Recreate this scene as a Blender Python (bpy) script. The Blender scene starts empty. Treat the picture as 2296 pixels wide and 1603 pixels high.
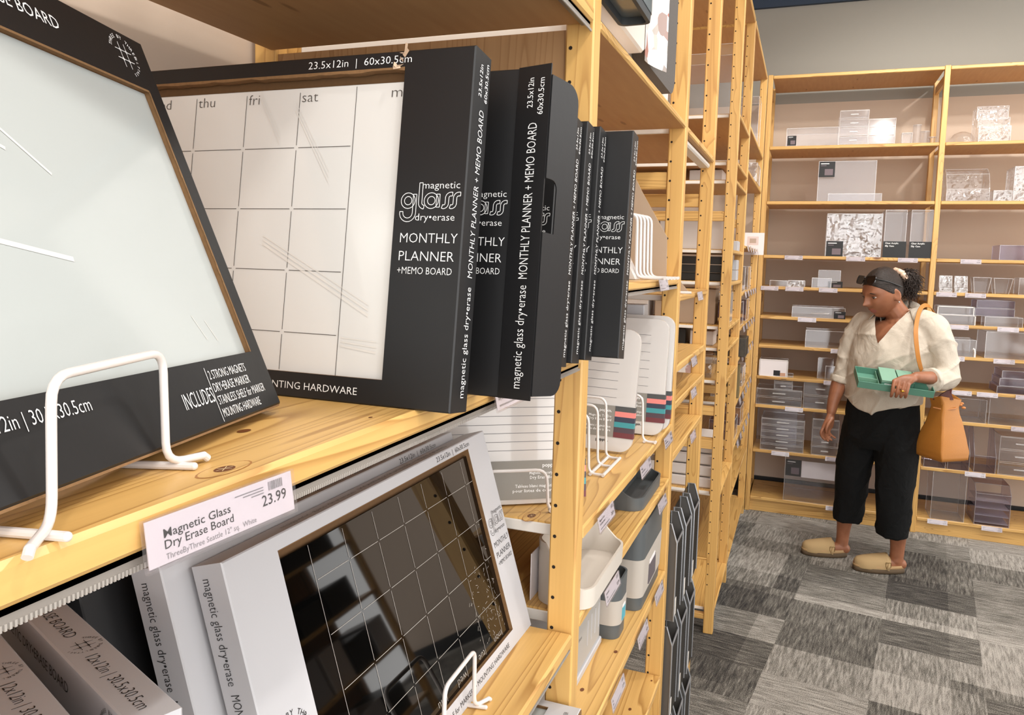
import bpy, bmesh, math, random
from mathutils import Vector, Matrix

# ------------------------------------------------------------------ camera, light, exposure
SC = bpy.context.scene
COL = SC.collection
PI = math.pi
random.seed(7)

def R(d):
    return math.radians(d)

def make_camera():
    p, r, y = 0.092667, -0.026689, -0.362259       # pitch, roll, yaw of the hand-held camera
    f = Vector((math.sin(y) * math.cos(p), math.cos(y) * math.cos(p), -math.sin(p)))
    x = Vector((math.cos(y), -math.sin(y), 0))
    d = f.cross(x)
    xr = math.cos(r) * x + math.sin(r) * d
    dr = -math.sin(r) * x + math.cos(r) * d
    cam = bpy.data.cameras.new('camera')
    cam.sensor_fit = 'HORIZONTAL'
    cam.sensor_width = 36
    cam.lens = 1724.0 / 2296 * 36
    cam.shift_y = -(801.5 - 742) / 2296
    cam.clip_start = .02
    o = bpy.data.objects.new('camera', cam)
    COL.objects.link(o)
    m = Matrix((xr, -dr, -f)).transposed().to_4x4()
    m.translation = (0, 0, 1.6)
    o.matrix_world = m
    SC.camera = o

make_camera()
SC.view_settings.view_transform = 'Standard'
SC.view_settings.look = 'None'
SC.view_settings.gamma = 1
SC.view_settings.exposure = 0.0
SC.cycles.transparent_max_bounces = 40
SC.cycles.sample_clamp_indirect = 6

world = bpy.data.worlds.new('shop_air')
SC.world = world
world.use_nodes = True
world.node_tree.nodes['Background'].inputs[0].default_value = (1.0, .98, .955, 1)
world.node_tree.nodes['Background'].inputs[1].default_value = 3.2

def spot(name, loc, target, power, size=.05, cone=100, color=(1, .96, .90), blend=.6):
    l = bpy.data.lights.new(name, 'SPOT')
    l.energy = power
    l.shadow_soft_size = size
    l.spot_size = R(cone)
    l.spot_blend = blend
    l.color = color
    o = bpy.data.objects.new(name, l)
    COL.objects.link(o)
    o.location = loc
    o.rotation_euler = (Vector(target) - Vector(loc)).to_track_quat('-Z', 'Y').to_euler()
    return o

SPOTS = [((.72, .15, 3.45), (-.45, .40, 1.4), 50), ((.85, -1.1, 3.45), (-.35, .65, 1.6), 45), ((.78, 1.55, 3.45), (-.45, 1.5, 1.2), 62),  # second spot is an added fill that brightens the calendar carton
         ((.78, 2.9, 3.45), (-.45, 2.9, 1.2), 62), ((.62, 3.75, 3.5), (.45, 5.4, 1.2), 95),
         ((1.55, 3.3, 3.5), (1.1, 5.3, 1.2), 95), ((1.5, 1.9, 3.5), (.9, 3.9, .6), 60)]
for i, (l, t, w) in enumerate(SPOTS):
    spot('track_and_fill_spot', l, t, w)

def area(name, loc, power, sx, sy, color=(1, .97, .93)):
    l = bpy.data.lights.new(name, 'AREA')
    l.shape = 'RECTANGLE'
    l.size, l.size_y = sx, sy
    l.energy = power
    l.color = color
    o = bpy.data.objects.new(name, l)
    COL.objects.link(o)
    o.location = loc
    return o

for x, y in ((1.2, -1.0), (1.2, .6), (1.2, 2.2), (1.2, 3.8), (2.6, .2), (2.6, 2.2), (2.6, 4.2)):
    area('ceiling_panel_light', (x, y, 3.68), 6, 1.2, .55)

# ------------------------------------------------------------------ helpers
class MB:
    """collects polygons of one mesh"""
    def __init__(self):
        self.v, self.f, self.m = [], [], []

    def add(self, vs, fs, mi=0, M=None):
        n = len(self.v)
        for v in vs:
            v = Vector(v)
            self.v.append(M @ v if M is not None else v)
        for f in fs:
            self.f.append([i + n for i in f])
            self.m.append(mi)
        return self

    def box(self, a, b, mi=0, M=None):
        x0, y0, z0 = a
        x1, y1, z1 = b
        vs = [(x0, y0, z0), (x1, y0, z0), (x1, y1, z0), (x0, y1, z0), (x0, y0, z1), (x1, y0, z1), (x1, y1, z1), (x0, y1, z1)]
        return self.add(vs, [(3, 2, 1, 0), (4, 5, 6, 7), (0, 1, 5, 4), (1, 2, 6, 5), (2, 3, 7, 6), (3, 0, 4, 7)], mi, M)

    def quad(self, a, b, c, d, mi=0, M=None):
        return self.add([a, b, c, d], [(0, 1, 2, 3)], mi, M)

    def prism(self, poly, d, mi=0, M=None, cap=True):
        """poly in local XY, extruded along local Z from 0 to d"""
        n = len(poly)
        vs = [(x, y, 0) for x, y in poly] + [(x, y, d) for x, y in poly]
        fs = [(i, (i + 1) % n, n + (i + 1) % n, n + i) for i in range(n)]
        if cap:
            fs += [tuple(range(n - 1, -1, -1)), tuple(range(n, 2 * n))]
        return self.add(vs, fs, mi, M)

    def ring(self, rings, mi=0, M=None, cap=True, closed=False):
        """rings of equal length lofted together"""
        n = len(rings[0])
        vs = [p for r in rings for p in r]
        fs = []
        k = len(rings)
        for j in range(k if closed else k - 1):
            a, b = j * n, ((j + 1) % k) * n
            fs += [(a + i, a + (i + 1) % n, b + (i + 1) % n, b + i) for i in range(n)]
        if cap and not closed:
            fs += [tuple(range(n - 1, -1, -1)), tuple(range((k - 1) * n, k * n))]
        return self.add(vs, fs, mi, M)

    def tube(self, path, r, n=10, mi=0, M=None, closed=False, cap=True):
        P = [Vector(p) for p in path]
        rr = r if isinstance(r, (list, tuple)) else [r] * len(P)
        k = len(P)
        T = []
        for i in range(k):
            if closed:
                t = P[(i + 1) % k] - P[i - 1]
            else:
                t = P[min(i + 1, k - 1)] - P[max(i - 1, 0)]
            T.append(t.normalized())
        u = T[0].orthogonal().normalized()
        rings = []
        for i in range(k):
            u = (u - T[i] * u.dot(T[i]))
            u = u.normalized() if u.length > 1e-6 else T[i].orthogonal().normalized()
            w = T[i].cross(u)
            rings.append([P[i] + (u * math.cos(2 * PI * j / n) + w * math.sin(2 * PI * j / n)) * rr[i] for j in range(n)])
        return self.ring(rings, mi, M, cap, closed)

    def lathe(self, prof, n=20, mi=0, M=None, cap=True):
        rings = [[(r * math.cos(2 * PI * j / n), r * math.sin(2 * PI * j / n), z) for j in range(n)] for r, z in prof]
        return self.ring(rings, mi, M, cap)

    def ball(self, c, r, mi=0, M=None, n=14, k=9):
        rx, ry, rz = r if isinstance(r, (list, tuple)) else (r, r, r)
        rings = []
        for i in range(1, k):
            t = PI * i / k
            rings.append([(c[0] + rx * math.sin(t) * math.cos(2 * PI * j / n), c[1] + ry * math.sin(t) * math.sin(2 * PI * j / n), c[2] - rz * math.cos(t)) for j in range(n)])
        return self.ring(rings, mi, M)

    def bevel(self, off, seg=1, ang=30):
        me = bpy.data.meshes.new('t')
        me.from_pydata(self.v, [], self.f)
        for p, m in zip(me.polygons, self.m):
            p.material_index = m
        bm = bmesh.new()
        bm.from_mesh(me)
        bpy.data.meshes.remove(me)
        bmesh.ops.recalc_face_normals(bm, faces=bm.faces)
        es = [e for e in bm.edges if len(e.link_faces) == 2 and e.calc_face_angle(0) > R(ang)]
        bmesh.ops.bevel(bm, geom=es, offset=off, segments=seg, profile=.5, affect='EDGES', clamp_overlap=True)
        bm.verts.ensure_lookup_table()
        bm.verts.index_update()
        self.v = [v.co.copy() for v in bm.verts]
        self.f = [[v.index for v in f.verts] for f in bm.faces]
        self.m = [f.material_index for f in bm.faces]
        bm.free()
        return self

    def window_frame(self, x0, z0, x1, z1, hx0, hz0, hx1, hz1, d, mi=0):
        """upright card frame with one rectangular opening, depth d along Y"""
        o = [(x0, z0), (x1, z0), (x1, z1), (x0, z1)]
        h = [(hx0, hz0), (hx1, hz0), (hx1, hz1), (hx0, hz1)]
        e = .0012
        oi = [(x0 + e, z0 + e), (x1 - e, z0 + e), (x1 - e, z1 - e), (x0 + e, z1 - e)]
        r = [[(x, 0, z) for x, z in oi], [(x, 0, z) for x, z in h], [(x, d - .002, z) for x, z in h], [(x, d, z) for x, z in oi], [(x, d - e, z) for x, z in o], [(x, e, z) for x, z in o]]
        n0 = len(self.m)
        self.ring(r, mi, None, False, True)
        self.m[n0 + 4:n0 + 8] = [2] * 4                  # raw board shows on the cut edges
        return self

    def text(self, s, size, M, mi=1, width=None, weight=0.0, align='LEFT', res=2, condense=None):
        """printed letters laid on a surface; M maps the text plane to the mesh"""
        c = bpy.data.curves.new('t', 'FONT')
        c.body = s
        c.size = 1
        c.resolution_u = res
        c.offset = weight
        o = bpy.data.objects.new('t', c)
        me = o.to_mesh()
        vs = [v.co.copy() for v in me.vertices]
        fs = [list(p.vertices) for p in me.polygons]
        o.to_mesh_clear()
        bpy.data.objects.remove(o)
        bpy.data.curves.remove(c)
        if not vs:
            return self
        x0 = min(v.x for v in vs)
        x1 = max(v.x for v in vs)
        k = size
        kx = size * (condense or 1)
        if width:
            kx = width / (x1 - x0)
        sh = x0 if align == 'LEFT' else (x1 if align == 'RIGHT' else (x0 + x1) / 2)
        return self.add([((v.x - sh) * kx, v.y * k, 0) for v in vs], fs, mi, M)

    def line(self, a, b, w, n, mi=1):
        """thin printed stripe from a to b on a surface with normal n"""
        a, b, n = Vector(a), Vector(b), Vector(n)
        s = (b - a).cross(n).normalized() * (w / 2)
        return self.add([a - s, b - s, b + s, a + s], [(0, 1, 2, 3)], mi)


def frame(o, u, w, off=0.0004):
    """plane matrix: origin o, text direction u, letter-up direction w, lifted off the surface"""
    u, w = Vector(u).normalized(), Vector(w)
    w = (w - u * w.dot(u)).normalized()
    n = u.cross(w)
    m = Matrix((u, w, n)).transposed().to_4x4()
    m.translation = Vector(o) + n * off
    return m


def build(mb, name, mats, parent=None, loc=None, angle=35, smooth=True, recalc=True):
    me = bpy.data.meshes.new(name)
    me.from_pydata(mb.v, [], mb.f)
    mats = mats if isinstance(mats, (list, tuple)) else [mats]
    for m in mats:
        me.materials.append(m)
    me.polygons.foreach_set('material_index', [min(i, len(mats) - 1) for i in mb.m])
    if recalc:
        bm = bmesh.new()
        bm.from_mesh(me)
        closed = [f for f in bm.faces if all(len(e.link_faces) == 2 for e in f.edges)]
        if closed:
            bmesh.ops.recalc_face_normals(bm, faces=closed)
        bm.to_mesh(me)
        bm.free()
    if smooth:
        me.polygons.foreach_set('use_smooth', [True] * len(me.polygons))
        me.set_sharp_from_angle(angle=R(angle))
    o = bpy.data.objects.new(name, me)
    COL.objects.link(o)
    if parent is not None:
        o.parent = parent
    if loc is not None:
        o.location = loc
    return o


def tag(o, label, cat=None, group=None, kind=None):
    o['label'] = label
    if cat:
        o['category'] = cat
    if group:
        o['group'] = group
    if kind:
        o['kind'] = kind
    return o


def thing(name, label, cat, loc=(0, 0, 0), rot=(0, 0, 0), group=None):
    o = bpy.data.objects.new(name, None)
    o.empty_display_size = .05
    COL.objects.link(o)
    o.location = loc
    o.rotation_euler = rot
    return tag(o, label, cat, group)


def dup(o, loc=None, rot=None, label=None, parent=None):
    c = o.copy()
    COL.objects.link(c)
    if parent is not None:
        c.parent = parent
    if loc is not None:
        c.location = loc
    if rot is not None:
        c.rotation_euler = rot
    if label:
        c['label'] = label
    for ch in list(o.children):
        dup(ch, parent=c)
    return c


def struct(o):
    o['kind'] = 'structure'
    return o


def arc(c, r, a0, a1, n=6):
    return [(c[0] + r * math.cos(R(a0 + (a1 - a0) * i / n)), c[1] + r * math.sin(R(a0 + (a1 - a0) * i / n))) for i in range(n + 1)]


def rrect(x0, y0, x1, y1, r, n=5):
    r = r if isinstance(r, (list, tuple)) else [r] * 4      # bl, br, tr, tl
    return (arc((x0 + r[0], y0 + r[0]), r[0], 180, 270, n) + arc((x1 - r[1], y0 + r[1]), r[1], 270, 360, n) +
            arc((x1 - r[2], y1 - r[2]), r[2], 0, 90, n) + arc((x0 + r[3], y1 - r[3]), r[3], 90, 180, n))


def fillet(path, r, n=5):
    """round the inner corners of a polyline"""
    P = [Vector(p) for p in path]
    out = [P[0]]
    for i in range(1, len(P) - 1):
        a, b, c = P[i - 1], P[i], P[i + 1]
        d1, d2 = (a - b), (c - b)
        k = min(r, d1.length * .49, d2.length * .49)
        p, q = b + d1.normalized() * k, b + d2.normalized() * k
        for j in range(n + 1):
            t = j / n
            out.append(p * (1 - t) ** 2 + b * 2 * t * (1 - t) + q * t * t)
    out.append(P[-1])
    return out

# ------------------------------------------------------------------ materials
def lin(h):
    h = h.lstrip('#')
    c = [int(h[i:i + 2], 16) / 255 for i in (0, 2, 4)]
    return tuple(x / 12.92 if x <= .04045 else ((x + .055) / 1.055) ** 2.4 for x in c) + (1,)


class N:
    """small node-tree writer"""
    def __init__(self, name):
        self.mat = bpy.data.materials.new(name)
        self.mat.use_nodes = True
        self.t = self.mat.node_tree
        self.b = self.t.nodes['Principled BSDF']
        self.out = self.t.nodes['Material Output']

    def n(self, kind, ins=None, **kw):
        nd = self.t.nodes.new('ShaderNode' + kind)
        for k, v in kw.items():
            setattr(nd, k, v)
        for k, v in (ins or {}).items():
            self.set(nd.inputs[k], v)
        return nd

    def set(self, sock, v):
        if hasattr(v, 'is_output') or isinstance(v, bpy.types.NodeSocket):
            self.t.links.new(v, sock)
        elif isinstance(v, bpy.types.Node):
            self.t.links.new(v.outputs[0], sock)
        else:
            sock.default_value = v

    def math(self, op, a, b=None):
        nd = self.n('Math', operation=op)
        self.set(nd.inputs[0], a)
        if b is not None:
            self.set(nd.inputs[1], b)
        return nd.outputs[0]

    def mix(self, f, a, b, blend='MIX'):
        nd = self.n('Mix', data_type='RGBA', blend_type=blend)
        self.set(nd.inputs[0], f)
        self.set(nd.inputs[6], a)
        self.set(nd.inputs[7], b)
        return nd.outputs[2]

    def ramp(self, f, stops):
        nd = self.n('ValToRGB')
        self.set(nd.inputs[0], f)
        e = nd.color_ramp.elements
        while len(e) < len(stops):
            e.new(.5)
        for el, (p, c) in zip(e, stops):
            el.position = p
            el.color = c
        return nd.outputs[0]

    def p(self, **kw):
        for k, v in kw.items():
            self.set(self.b.inputs[k.replace('_', ' ')], v)
        return self

    def bump(self, h, strength=.3, dist=.002):
        self.set(self.b.inputs['Normal'], self.n('Bump', {'Height': h, 'Strength': strength, 'Distance': dist}))
        return self


def plain(name, col, rough=.5, metal=0, spec=.5, bump=0, bscale=300, var=0, coat=0):
    m = N(name)
    m.p(Base_Color=lin(col), Roughness=rough, Metallic=metal)
    m.b.inputs['Specular IOR Level'].default_value = spec
    m.b.inputs['Coat Weight'].default_value = coat
    tc = m.n('TexCoord').outputs['Object']
    if var or bump:
        nz = m.n('TexNoise', {'Vector': tc, 'Scale': bscale, 'Detail': 3.0})
        if var:
            c = lin(col)
            m.p(Base_Color=m.mix(nz.outputs[0], tuple(x * (1 - var) for x in c[:3]) + (1,), tuple(min(1, x * (1 + var)) for x in c[:3]) + (1,)))
        if bump:
            m.bump(nz.outputs[0], bump, .001)
    return m.mat


def pine(name, axis, light='#D8AD68', dark='#A4763A', knot='#6E3B14', rough=.42, board=.13, coat=.15):
    """varnished pine with the grain along axis"""
    m = N(name)
    tc = m.n('TexCoord').outputs['Object']
    rnd = m.n('ObjectInfo').outputs['Random']
    off = m.n('CombineXYZ', {0: m.math('MULTIPLY', rnd, 37.0), 1: m.math('MULTIPLY', rnd, 91.0), 2: m.math('MULTIPLY', rnd, 53.0)})
    pos = m.n('VectorMath', {0: tc, 1: off}, operation='ADD').outputs[0]
    st = [1.0, 1.0, 1.0]
    st[axis] = .045
    lo = m.n('VectorMath', {0: pos, 1: tuple(st)}, operation='MULTIPLY').outputs[0]
    warp = m.n('TexNoise', {'Vector': lo, 'Scale': 9.0, 'Detail': 2.0})
    ks = [6.5, 6.5, 6.5]
    ks[axis] = 3.2
    kp = m.n('VectorMath', {0: pos, 1: tuple(ks)}, operation='MULTIPLY').outputs[0]
    vor = m.n('TexVoronoi', {'Vector': kp, 'Scale': 1.0, 'Randomness': 1.0})
    dist = vor.outputs['Distance']
    keep = m.math('GREATER_THAN', m.n('SeparateColor', {0: vor.outputs['Color']}).outputs[0], .56)
    near = m.math('MULTIPLY', m.ramp(dist, [(0.0, (1, 1, 1, 1)), (.34, (0, 0, 0, 1))]), keep)
    rings = m.math('ADD', m.math('MULTIPLY', warp.outputs[0], 26.0), m.math('MULTIPLY', near, 3.2))
    wave = m.math('FRACT', rings)
    grain = m.ramp(wave, [(0.0, (0, 0, 0, 1)), (.72, (.35, .35, .35, 1)), (.93, (1, 1, 1, 1)), (1.0, (0, 0, 0, 1))])
    fs = [260.0, 260.0, 260.0]
    fs[axis] = 6.0
    fine = m.n('TexNoise', {'Vector': m.n('VectorMath', {0: pos, 1: tuple(fs)}, operation='MULTIPLY').outputs[0], 'Scale': 1.0, 'Detail': 2.0})
    g = m.math('MULTIPLY', grain, .85)
    g = m.math('ADD', g, m.math('MULTIPLY', m.math('SUBTRACT', fine.outputs[0], .5), .35))
    big = m.n('TexNoise', {'Vector': lo, 'Scale': 3.0, 'Detail': 1.0})
    g = m.math('ADD', g, m.math('MULTIPLY', m.math('SUBTRACT', big.outputs[0], .5), .7))
    col = m.mix(g, lin(light), lin(dark))
    core = m.math('MULTIPLY', m.ramp(dist, [(0.0, (1, 1, 1, 1)), (.055, (.8, .8, .8, 1)), (.10, (0, 0, 0, 1))]), keep)
    col = m.mix(core, col, lin(knot))
    m.p(Base_Color=col, Roughness=rough)
    m.b.inputs['Coat Weight'].default_value = coat
    m.b.inputs['Coat Roughness'].default_value = .25
    m.bump(m.math('ADD', grain, fine.outputs[0]), .12, .0006)
    return m.mat


def acrylic(name, tint=(.96, .96, .97, 1), strength=.6, film=0.0, base=.03, haze=.012):
    """clear thin plastic: see-through with mirror gloss at grazing angles"""
    m = N(name)
    m.t.nodes.remove(m.b)
    tr = m.n('BsdfTransparent', {'Color': tint})
    gl = m.n('BsdfGlossy', {'Color': (1, 1, 1, 1), 'Roughness': .06})
    if film:
        tc = m.n('TexCoord').outputs['Object']
        nz = m.n('TexNoise', {'Vector': tc, 'Scale': 14.0, 'Detail': 2.0})
        m.set(gl.inputs['Normal'], m.n('Bump', {'Height': nz.outputs[0], 'Strength': film, 'Distance': .02}))
    fc = m.n('LayerWeight', {'Blend': .5}).outputs['Facing']
    fac = m.math('MINIMUM', m.math('ADD', m.math('MULTIPLY', m.math('POWER', fc, 4.0), strength), base), 1.0)
    mx = m.n('MixShader', {0: fac})
    m.set(mx.inputs[1], tr)
    m.set(mx.inputs[2], gl)
    df = m.n('BsdfDiffuse', {'Color': (.85, .83, .82, 1)})
    mx2 = m.n('MixShader', {0: haze})
    m.set(mx2.inputs[1], mx)
    m.set(mx2.inputs[2], df)
    m.set(m.out.inputs[0], mx2)
    return m.mat


def carpet():
    m = N('carpet_tiles')
    tc = m.n('TexCoord').outputs['Object']
    mp = m.n('Mapping', {'Vector': tc, 'Rotation': (0, 0, R(8))}).outputs[0]

    def cells(scale, off):
        s = m.n('VectorMath', {0: mp, 1: scale}, operation='MULTIPLY').outputs[0]
        s = m.n('VectorMath', {0: s, 1: off}, operation='ADD').outputs[0]
        fl = m.n('VectorMath', {0: s}, operation='FLOOR').outputs[0]
        return m.n('TexWhiteNoise', {'Vector': fl}, noise_dimensions='3D')
    wa = cells((2.6, 3.9, 0), (.3, .1, .5))
    wb = cells((1.3, 1.95, 0), (.8, .4, .5))
    sel = m.math('GREATER_THAN', wa.outputs[0], .5)
    vx = m.n('TexNoise', {'Vector': m.n('VectorMath', {0: mp, 1: (9, 95, 1)}, operation='MULTIPLY').outputs[0], 'Scale': 1.0, 'Detail': 3.0, 'Roughness': .7})
    vy = m.n('TexNoise', {'Vector': m.n('VectorMath', {0: mp, 1: (95, 9, 1)}, operation='MULTIPLY').outputs[0], 'Scale': 1.0, 'Detail': 3.0, 'Roughness': .7})
    st = m.n('Mix', data_type='FLOAT')
    m.set(st.inputs[0], sel)
    m.set(st.inputs[2], vx.outputs[0])
    m.set(st.inputs[3], vy.outputs[0])
    pile = m.n('TexNoise', {'Vector': mp, 'Scale': 330.0, 'Detail': 2.0, 'Roughness': .8})
    v = m.math('ADD', m.math('MULTIPLY', st.outputs[0], 1.35), m.math('MULTIPLY', pile.outputs[0], 2.2))
    tone = m.math('SUBTRACT', m.math('ADD', m.math('MULTIPLY', wa.outputs[0], .0), m.math('MULTIPLY', wb.outputs[0], .30)), .15)
    tone2 = m.math('MULTIPLY', m.math('SUBTRACT', m.n('SeparateColor', {0: wa.outputs[1]}).outputs[2], .5), .42)
    v = m.math('SUBTRACT', m.math('ADD', m.math('ADD', v, tone), tone2), 1.28)
    col = m.ramp(v, [(0.0, lin('#2B2A2C')), (.35, lin('#56534F')), (.62, lin('#838079')), (1.0, lin('#C4BFB9'))])
    m.p(Base_Color=col, Roughness=.95)
    m.b.inputs['Specular IOR Level'].default_value = .1
    m.bump(pile.outputs[0], .5, .004)
    return m.mat


MAT = {}
MAT['px'] = pine('pine_grain_across', 0)
MAT['py'] = pine('pine_grain_along_aisle', 1)
MAT['pz'] = pine('pine_grain_upright', 2, light='#D6AA64', dark='#B58648')
MAT['panel'] = pine('plywood_panel', 2, light='#A9835A', dark='#8F6840', rough=.6, coat=0)
MAT['hole'] = plain('pin_hole_dark', '#1C120A', .9)
MAT['black_card'] = plain('black_cardboard', '#121214', .45, bump=.08, bscale=120)
MAT['white_card'] = plain('white_cardboard', '#B9B9BD', .38, bump=.03, bscale=90)
MAT['kraft'] = plain('raw_cardboard', '#7A5A38', .85, var=.25, bscale=200, bump=.3)
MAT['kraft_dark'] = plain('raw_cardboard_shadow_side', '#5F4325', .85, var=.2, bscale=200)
MAT['white_ink'] = plain('white_print', '#EDEDED', .5)
MAT['black_ink'] = plain('black_print', '#1A1A1C', .5)
MAT['grey_ink'] = plain('grey_print', '#7C7A7C', .6)
MAT['white_wire'] = plain('white_coated_wire', '#D8D2CF', .28, coat=.3)
MAT['white_metal'] = plain('white_painted_metal', '#E6E1DA', .4)
MAT['chrome'] = plain('chrome', '#C8C8C8', .2, metal=1)
MAT['wall'] = plain('beige_paint', '#C6B4A3', .8, bump=.1, bscale=220)
MAT['wall_grey'] = plain('grey_paint', '#95928B', .85, bump=.1, bscale=160)
MAT['black_rubber'] = plain('black_baseboard', '#151517', .6)
MAT['paper'] = plain('paper_card', '#E7E1E3', .5)
MAT['clear'] = acrylic('clear_acrylic')
MAT['clear_film'] = acrylic('clear_wrinkled_wrap', film=.9, strength=.8, base=.09, haze=.03)
MAT['edge'] = acrylic('clear_acrylic_edge', haze=.30, base=.12)
MAT['smoke_edge'] = acrylic('violet_clear_edge', tint=(.72, .69, .76, 1), haze=.25, base=.12)
MAT['smoke'] = acrylic('violet_clear_plastic', tint=(.83, .80, .86, 1))
MAT['holder'] = acrylic('clear_tag_sleeve', tint=(.97, .96, .97, 1), strength=.35, haze=.03)
# ------------------------------------------------------------------ the setting
X0 = -.290                       # front plane of the long shelving along the aisle
YB = 5.173                       # front plane of the shelving on the back wall
floor = struct(build(MB().box((-.95, -2.2, -.05), (3.4, 5.8, 0)), 'floor', carpet(), smooth=False))
struct(build(MB().box((-.97, -2.2, 0), (-.87, 5.8, 3.72)), 'wall_left', MAT['wall'], smooth=False))
wb = MB().box((-.87, 5.65, 0), (3.4, 5.75, 2.70), 0).box((-.87, 5.65, 2.70), (3.4, 5.75, 3.34), 1)
struct(build(wb, 'wall_back', [MAT['wall'], MAT['wall_grey']], smooth=False))
struct(build(MB().box((-.87, 5.62, 3.34), (3.4, 5.75, 3.72)), 'trim_1', plain('navy_soffit_paint', '#27364A', .7), smooth=False))
struct(build(MB().box((-.97, -2.2, 3.72), (3.4, 5.8, 3.8)), 'ceiling', plain('ceiling_paint', '#B9B6B0', .9), smooth=False))
struct(build(MB().box((-.87, 5.632, 0), (3.4, 5.65, .115)), 'baseboard_back', MAT['black_rubber'], smooth=False))

# ------------------------------------------------------------------ shelving: ladders and boards
HOLE_STEP = .0465


def ladder(y, label, rungs, zt=2.75, depth=.53, panel=False, lo=0.0):
    t = thing('shelf_ladder', label, 'shelf post', (X0, y, 0), group='pine ladders of the aisle shelving')
    p = MB().box((-.041, 0, lo), (0, .035, zt)).bevel(.0025)
    z = .22
    while z < zt - .05:
        p.add([(-.033 + .0028 * math.cos(a * PI / 4), -.0004, z + .0028 * math.sin(a * PI / 4)) for a in range(8)], [tuple(range(8))], 1)
        z += HOLE_STEP
    build(p, 'front_post', [MAT['pz'], MAT['hole']], t)
    build(MB().box((-depth - .041, 0, lo), (-depth, .035, zt)).bevel(.0025), 'back_post', MAT['pz'], t)
    for a, b in rungs:
        build(MB().box((-depth, .005, a), (-.041, .030, b)).bevel(.002), 'rung', MAT['px'], t)
    if panel:
        build(MB().box((-depth, .008, panel[0]), (-.041, .022, panel[1])), 'side_panel', MAT['panel'], t)
    return t


TOPR = (1.782, 1.823)
ladder(1.052, 'pine shelf ladder right of the black boxes, its front post scratched', [(.06, .11)], panel=(1.477, 1.921))
ladder(1.911, 'pine shelf ladder just behind the standing white boards, knot halfway up its post', [(.06, .11), TOPR])
ladder(2.514, 'pine shelf ladder behind the hanging black mesh files', [(.06, .11), (1.110, 1.143), TOPR])
ladder(3.318, 'pine shelf ladder whose foot stands nearest on the grey carpet', [(.06, .085), (.815, .862), (.96, 1.0), TOPR])
ladder(3.905, 'pine shelf ladder second last before the back corner', [(.06, .11), (.96, 1.0), TOPR])
ladder(5.078, 'pine shelf ladder in the corner touching the back shelving', [(.06, .11), (1.72, 1.76)])


CH1, CH2 = plain('grey_clear_channel', '#857F79', .3), plain('grey_channel_teeth', '#A09A94', .3)
mp_ = N('birch_ply_underside')
_t = mp_.n('TexCoord').outputs['Object']
_s = mp_.n('TexNoise', {'Vector': mp_.n('VectorMath', {0: _t, 1: (60, 7, 60)}, operation='MULTIPLY').outputs[0], 'Scale': 1.0, 'Detail': 3.0})
_k = mp_.n('TexVoronoi', {'Vector': mp_.n('VectorMath', {0: _t, 1: (26, 5.5, 26)}, operation='MULTIPLY').outputs[0], 'Scale': 1.0})
_kk = mp_.math('MULTIPLY', mp_.ramp(_k.outputs['Distance'], [(0, (1, 1, 1, 1)), (.10, (1, 1, 1, 1)), (.16, (0, 0, 0, 1))]), mp_.math('GREATER_THAN', mp_.n('SeparateColor', {0: _k.outputs['Color']}).outputs[1], .7))
mp_.p(Base_Color=mp_.mix(mp_.math('MULTIPLY', _kk, .6), mp_.mix(_s.outputs[0], lin('#B4875A'), lin('#C79C6C')), lin('#7A5430')), Roughness=.6)
MAT['ply'] = mp_.mat
KNOT = [plain('knot_core', '#6E3F1D', .5), plain('knot_ring', '#A8723A', .45), plain('knot_crack', '#E8D2A8', .5)]


def board(y0, y1, z, label, th=.020, depth=.535, rail=True, strip=False, front=0.0, group='pine boards of the aisle shelving', railz=.020, name='shelf_board', knots=()):
    """pine board whose top lies at height z"""
    b = MB().box((-depth, .001, -th), (front, y1 - y0 - .001, 0)).bevel(.003)
    for kx, ky, kr, star in knots:                       # dark knots that show from above
        kx, ky = kx - X0, ky - y0
        for i, (q, mi) in enumerate(((1.9, 2), (1.75, 0), (1.0, 1))):
            if star or i == 2:
                b.add([(kx + kr * q * .62 * math.cos(a * PI / 10), ky + kr * q * (1 if i == 2 else 1.5) * math.sin(a * PI / 10), .00012 * (i + 1)) for a in range(20)], [tuple(range(20))], mi)
        if star:
            for a in (20, 75, 130):
                d = Vector((math.cos(R(a)) * .62, math.sin(R(a)), 0)) * kr * .8
                b.line(Vector((kx, ky, .0005)) - d, Vector((kx, ky, .0005)) + d, .0004, (0, 0, 1), 3)
    b.m = [4 if all(b.v[i].z < -th + .0001 for i in f) else m for f, m in zip(b.f, b.m)]
    o = build(b, name, [MAT['py']] + KNOT + [MAT['ply']], loc=(X0, y0, z))
    tag(o, label, 'shelf', group)
    if rail:
        build(MB().box((-depth + .03, -.0008, -th + .0005), (-.046, .010, -.0025)).bevel(.0015), 'end_cap', MAT['white_metal'], o)
    if strip:
        s = MB().box((-.016, .004, -th - .0035), (-.004, y1 - y0 - .006, -th), 0)
        s.box((-.0055, .004, -th - .0095), (-.004, y1 - y0 - .006, -th), 0)
        k = int((y1 - y0) / .0022)
        for i in range(k):
            s.box((-.0052, .006 + i * .0022, -th - .0100), (-.0034, .0071 + i * .0022, -th - .0070), 1)
        build(s, 'label_channel', [CH1, CH2], o)
    return o


# nearest bay (up to the first ladder)
board(-.75, 1.050, 1.945, 'high pine board whose underside shows above the black boxes', th=.021, strip=True)
board(-.75, 1.050, 1.475, 'knotty pine board under the black boxes and the big white glass board', strip=True, knots=((-.307, .348, .0075, 1), (-.362, .430, .006, 0), (-.309, .511, .0022, 0)))
board(-.75, 1.050, 1.055, 'lower pine board under the white planner box with black glass', strip=True)
board(-.75, 1.050, .914, 'lowest pine board in the left foreground below the white boxes')
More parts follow.
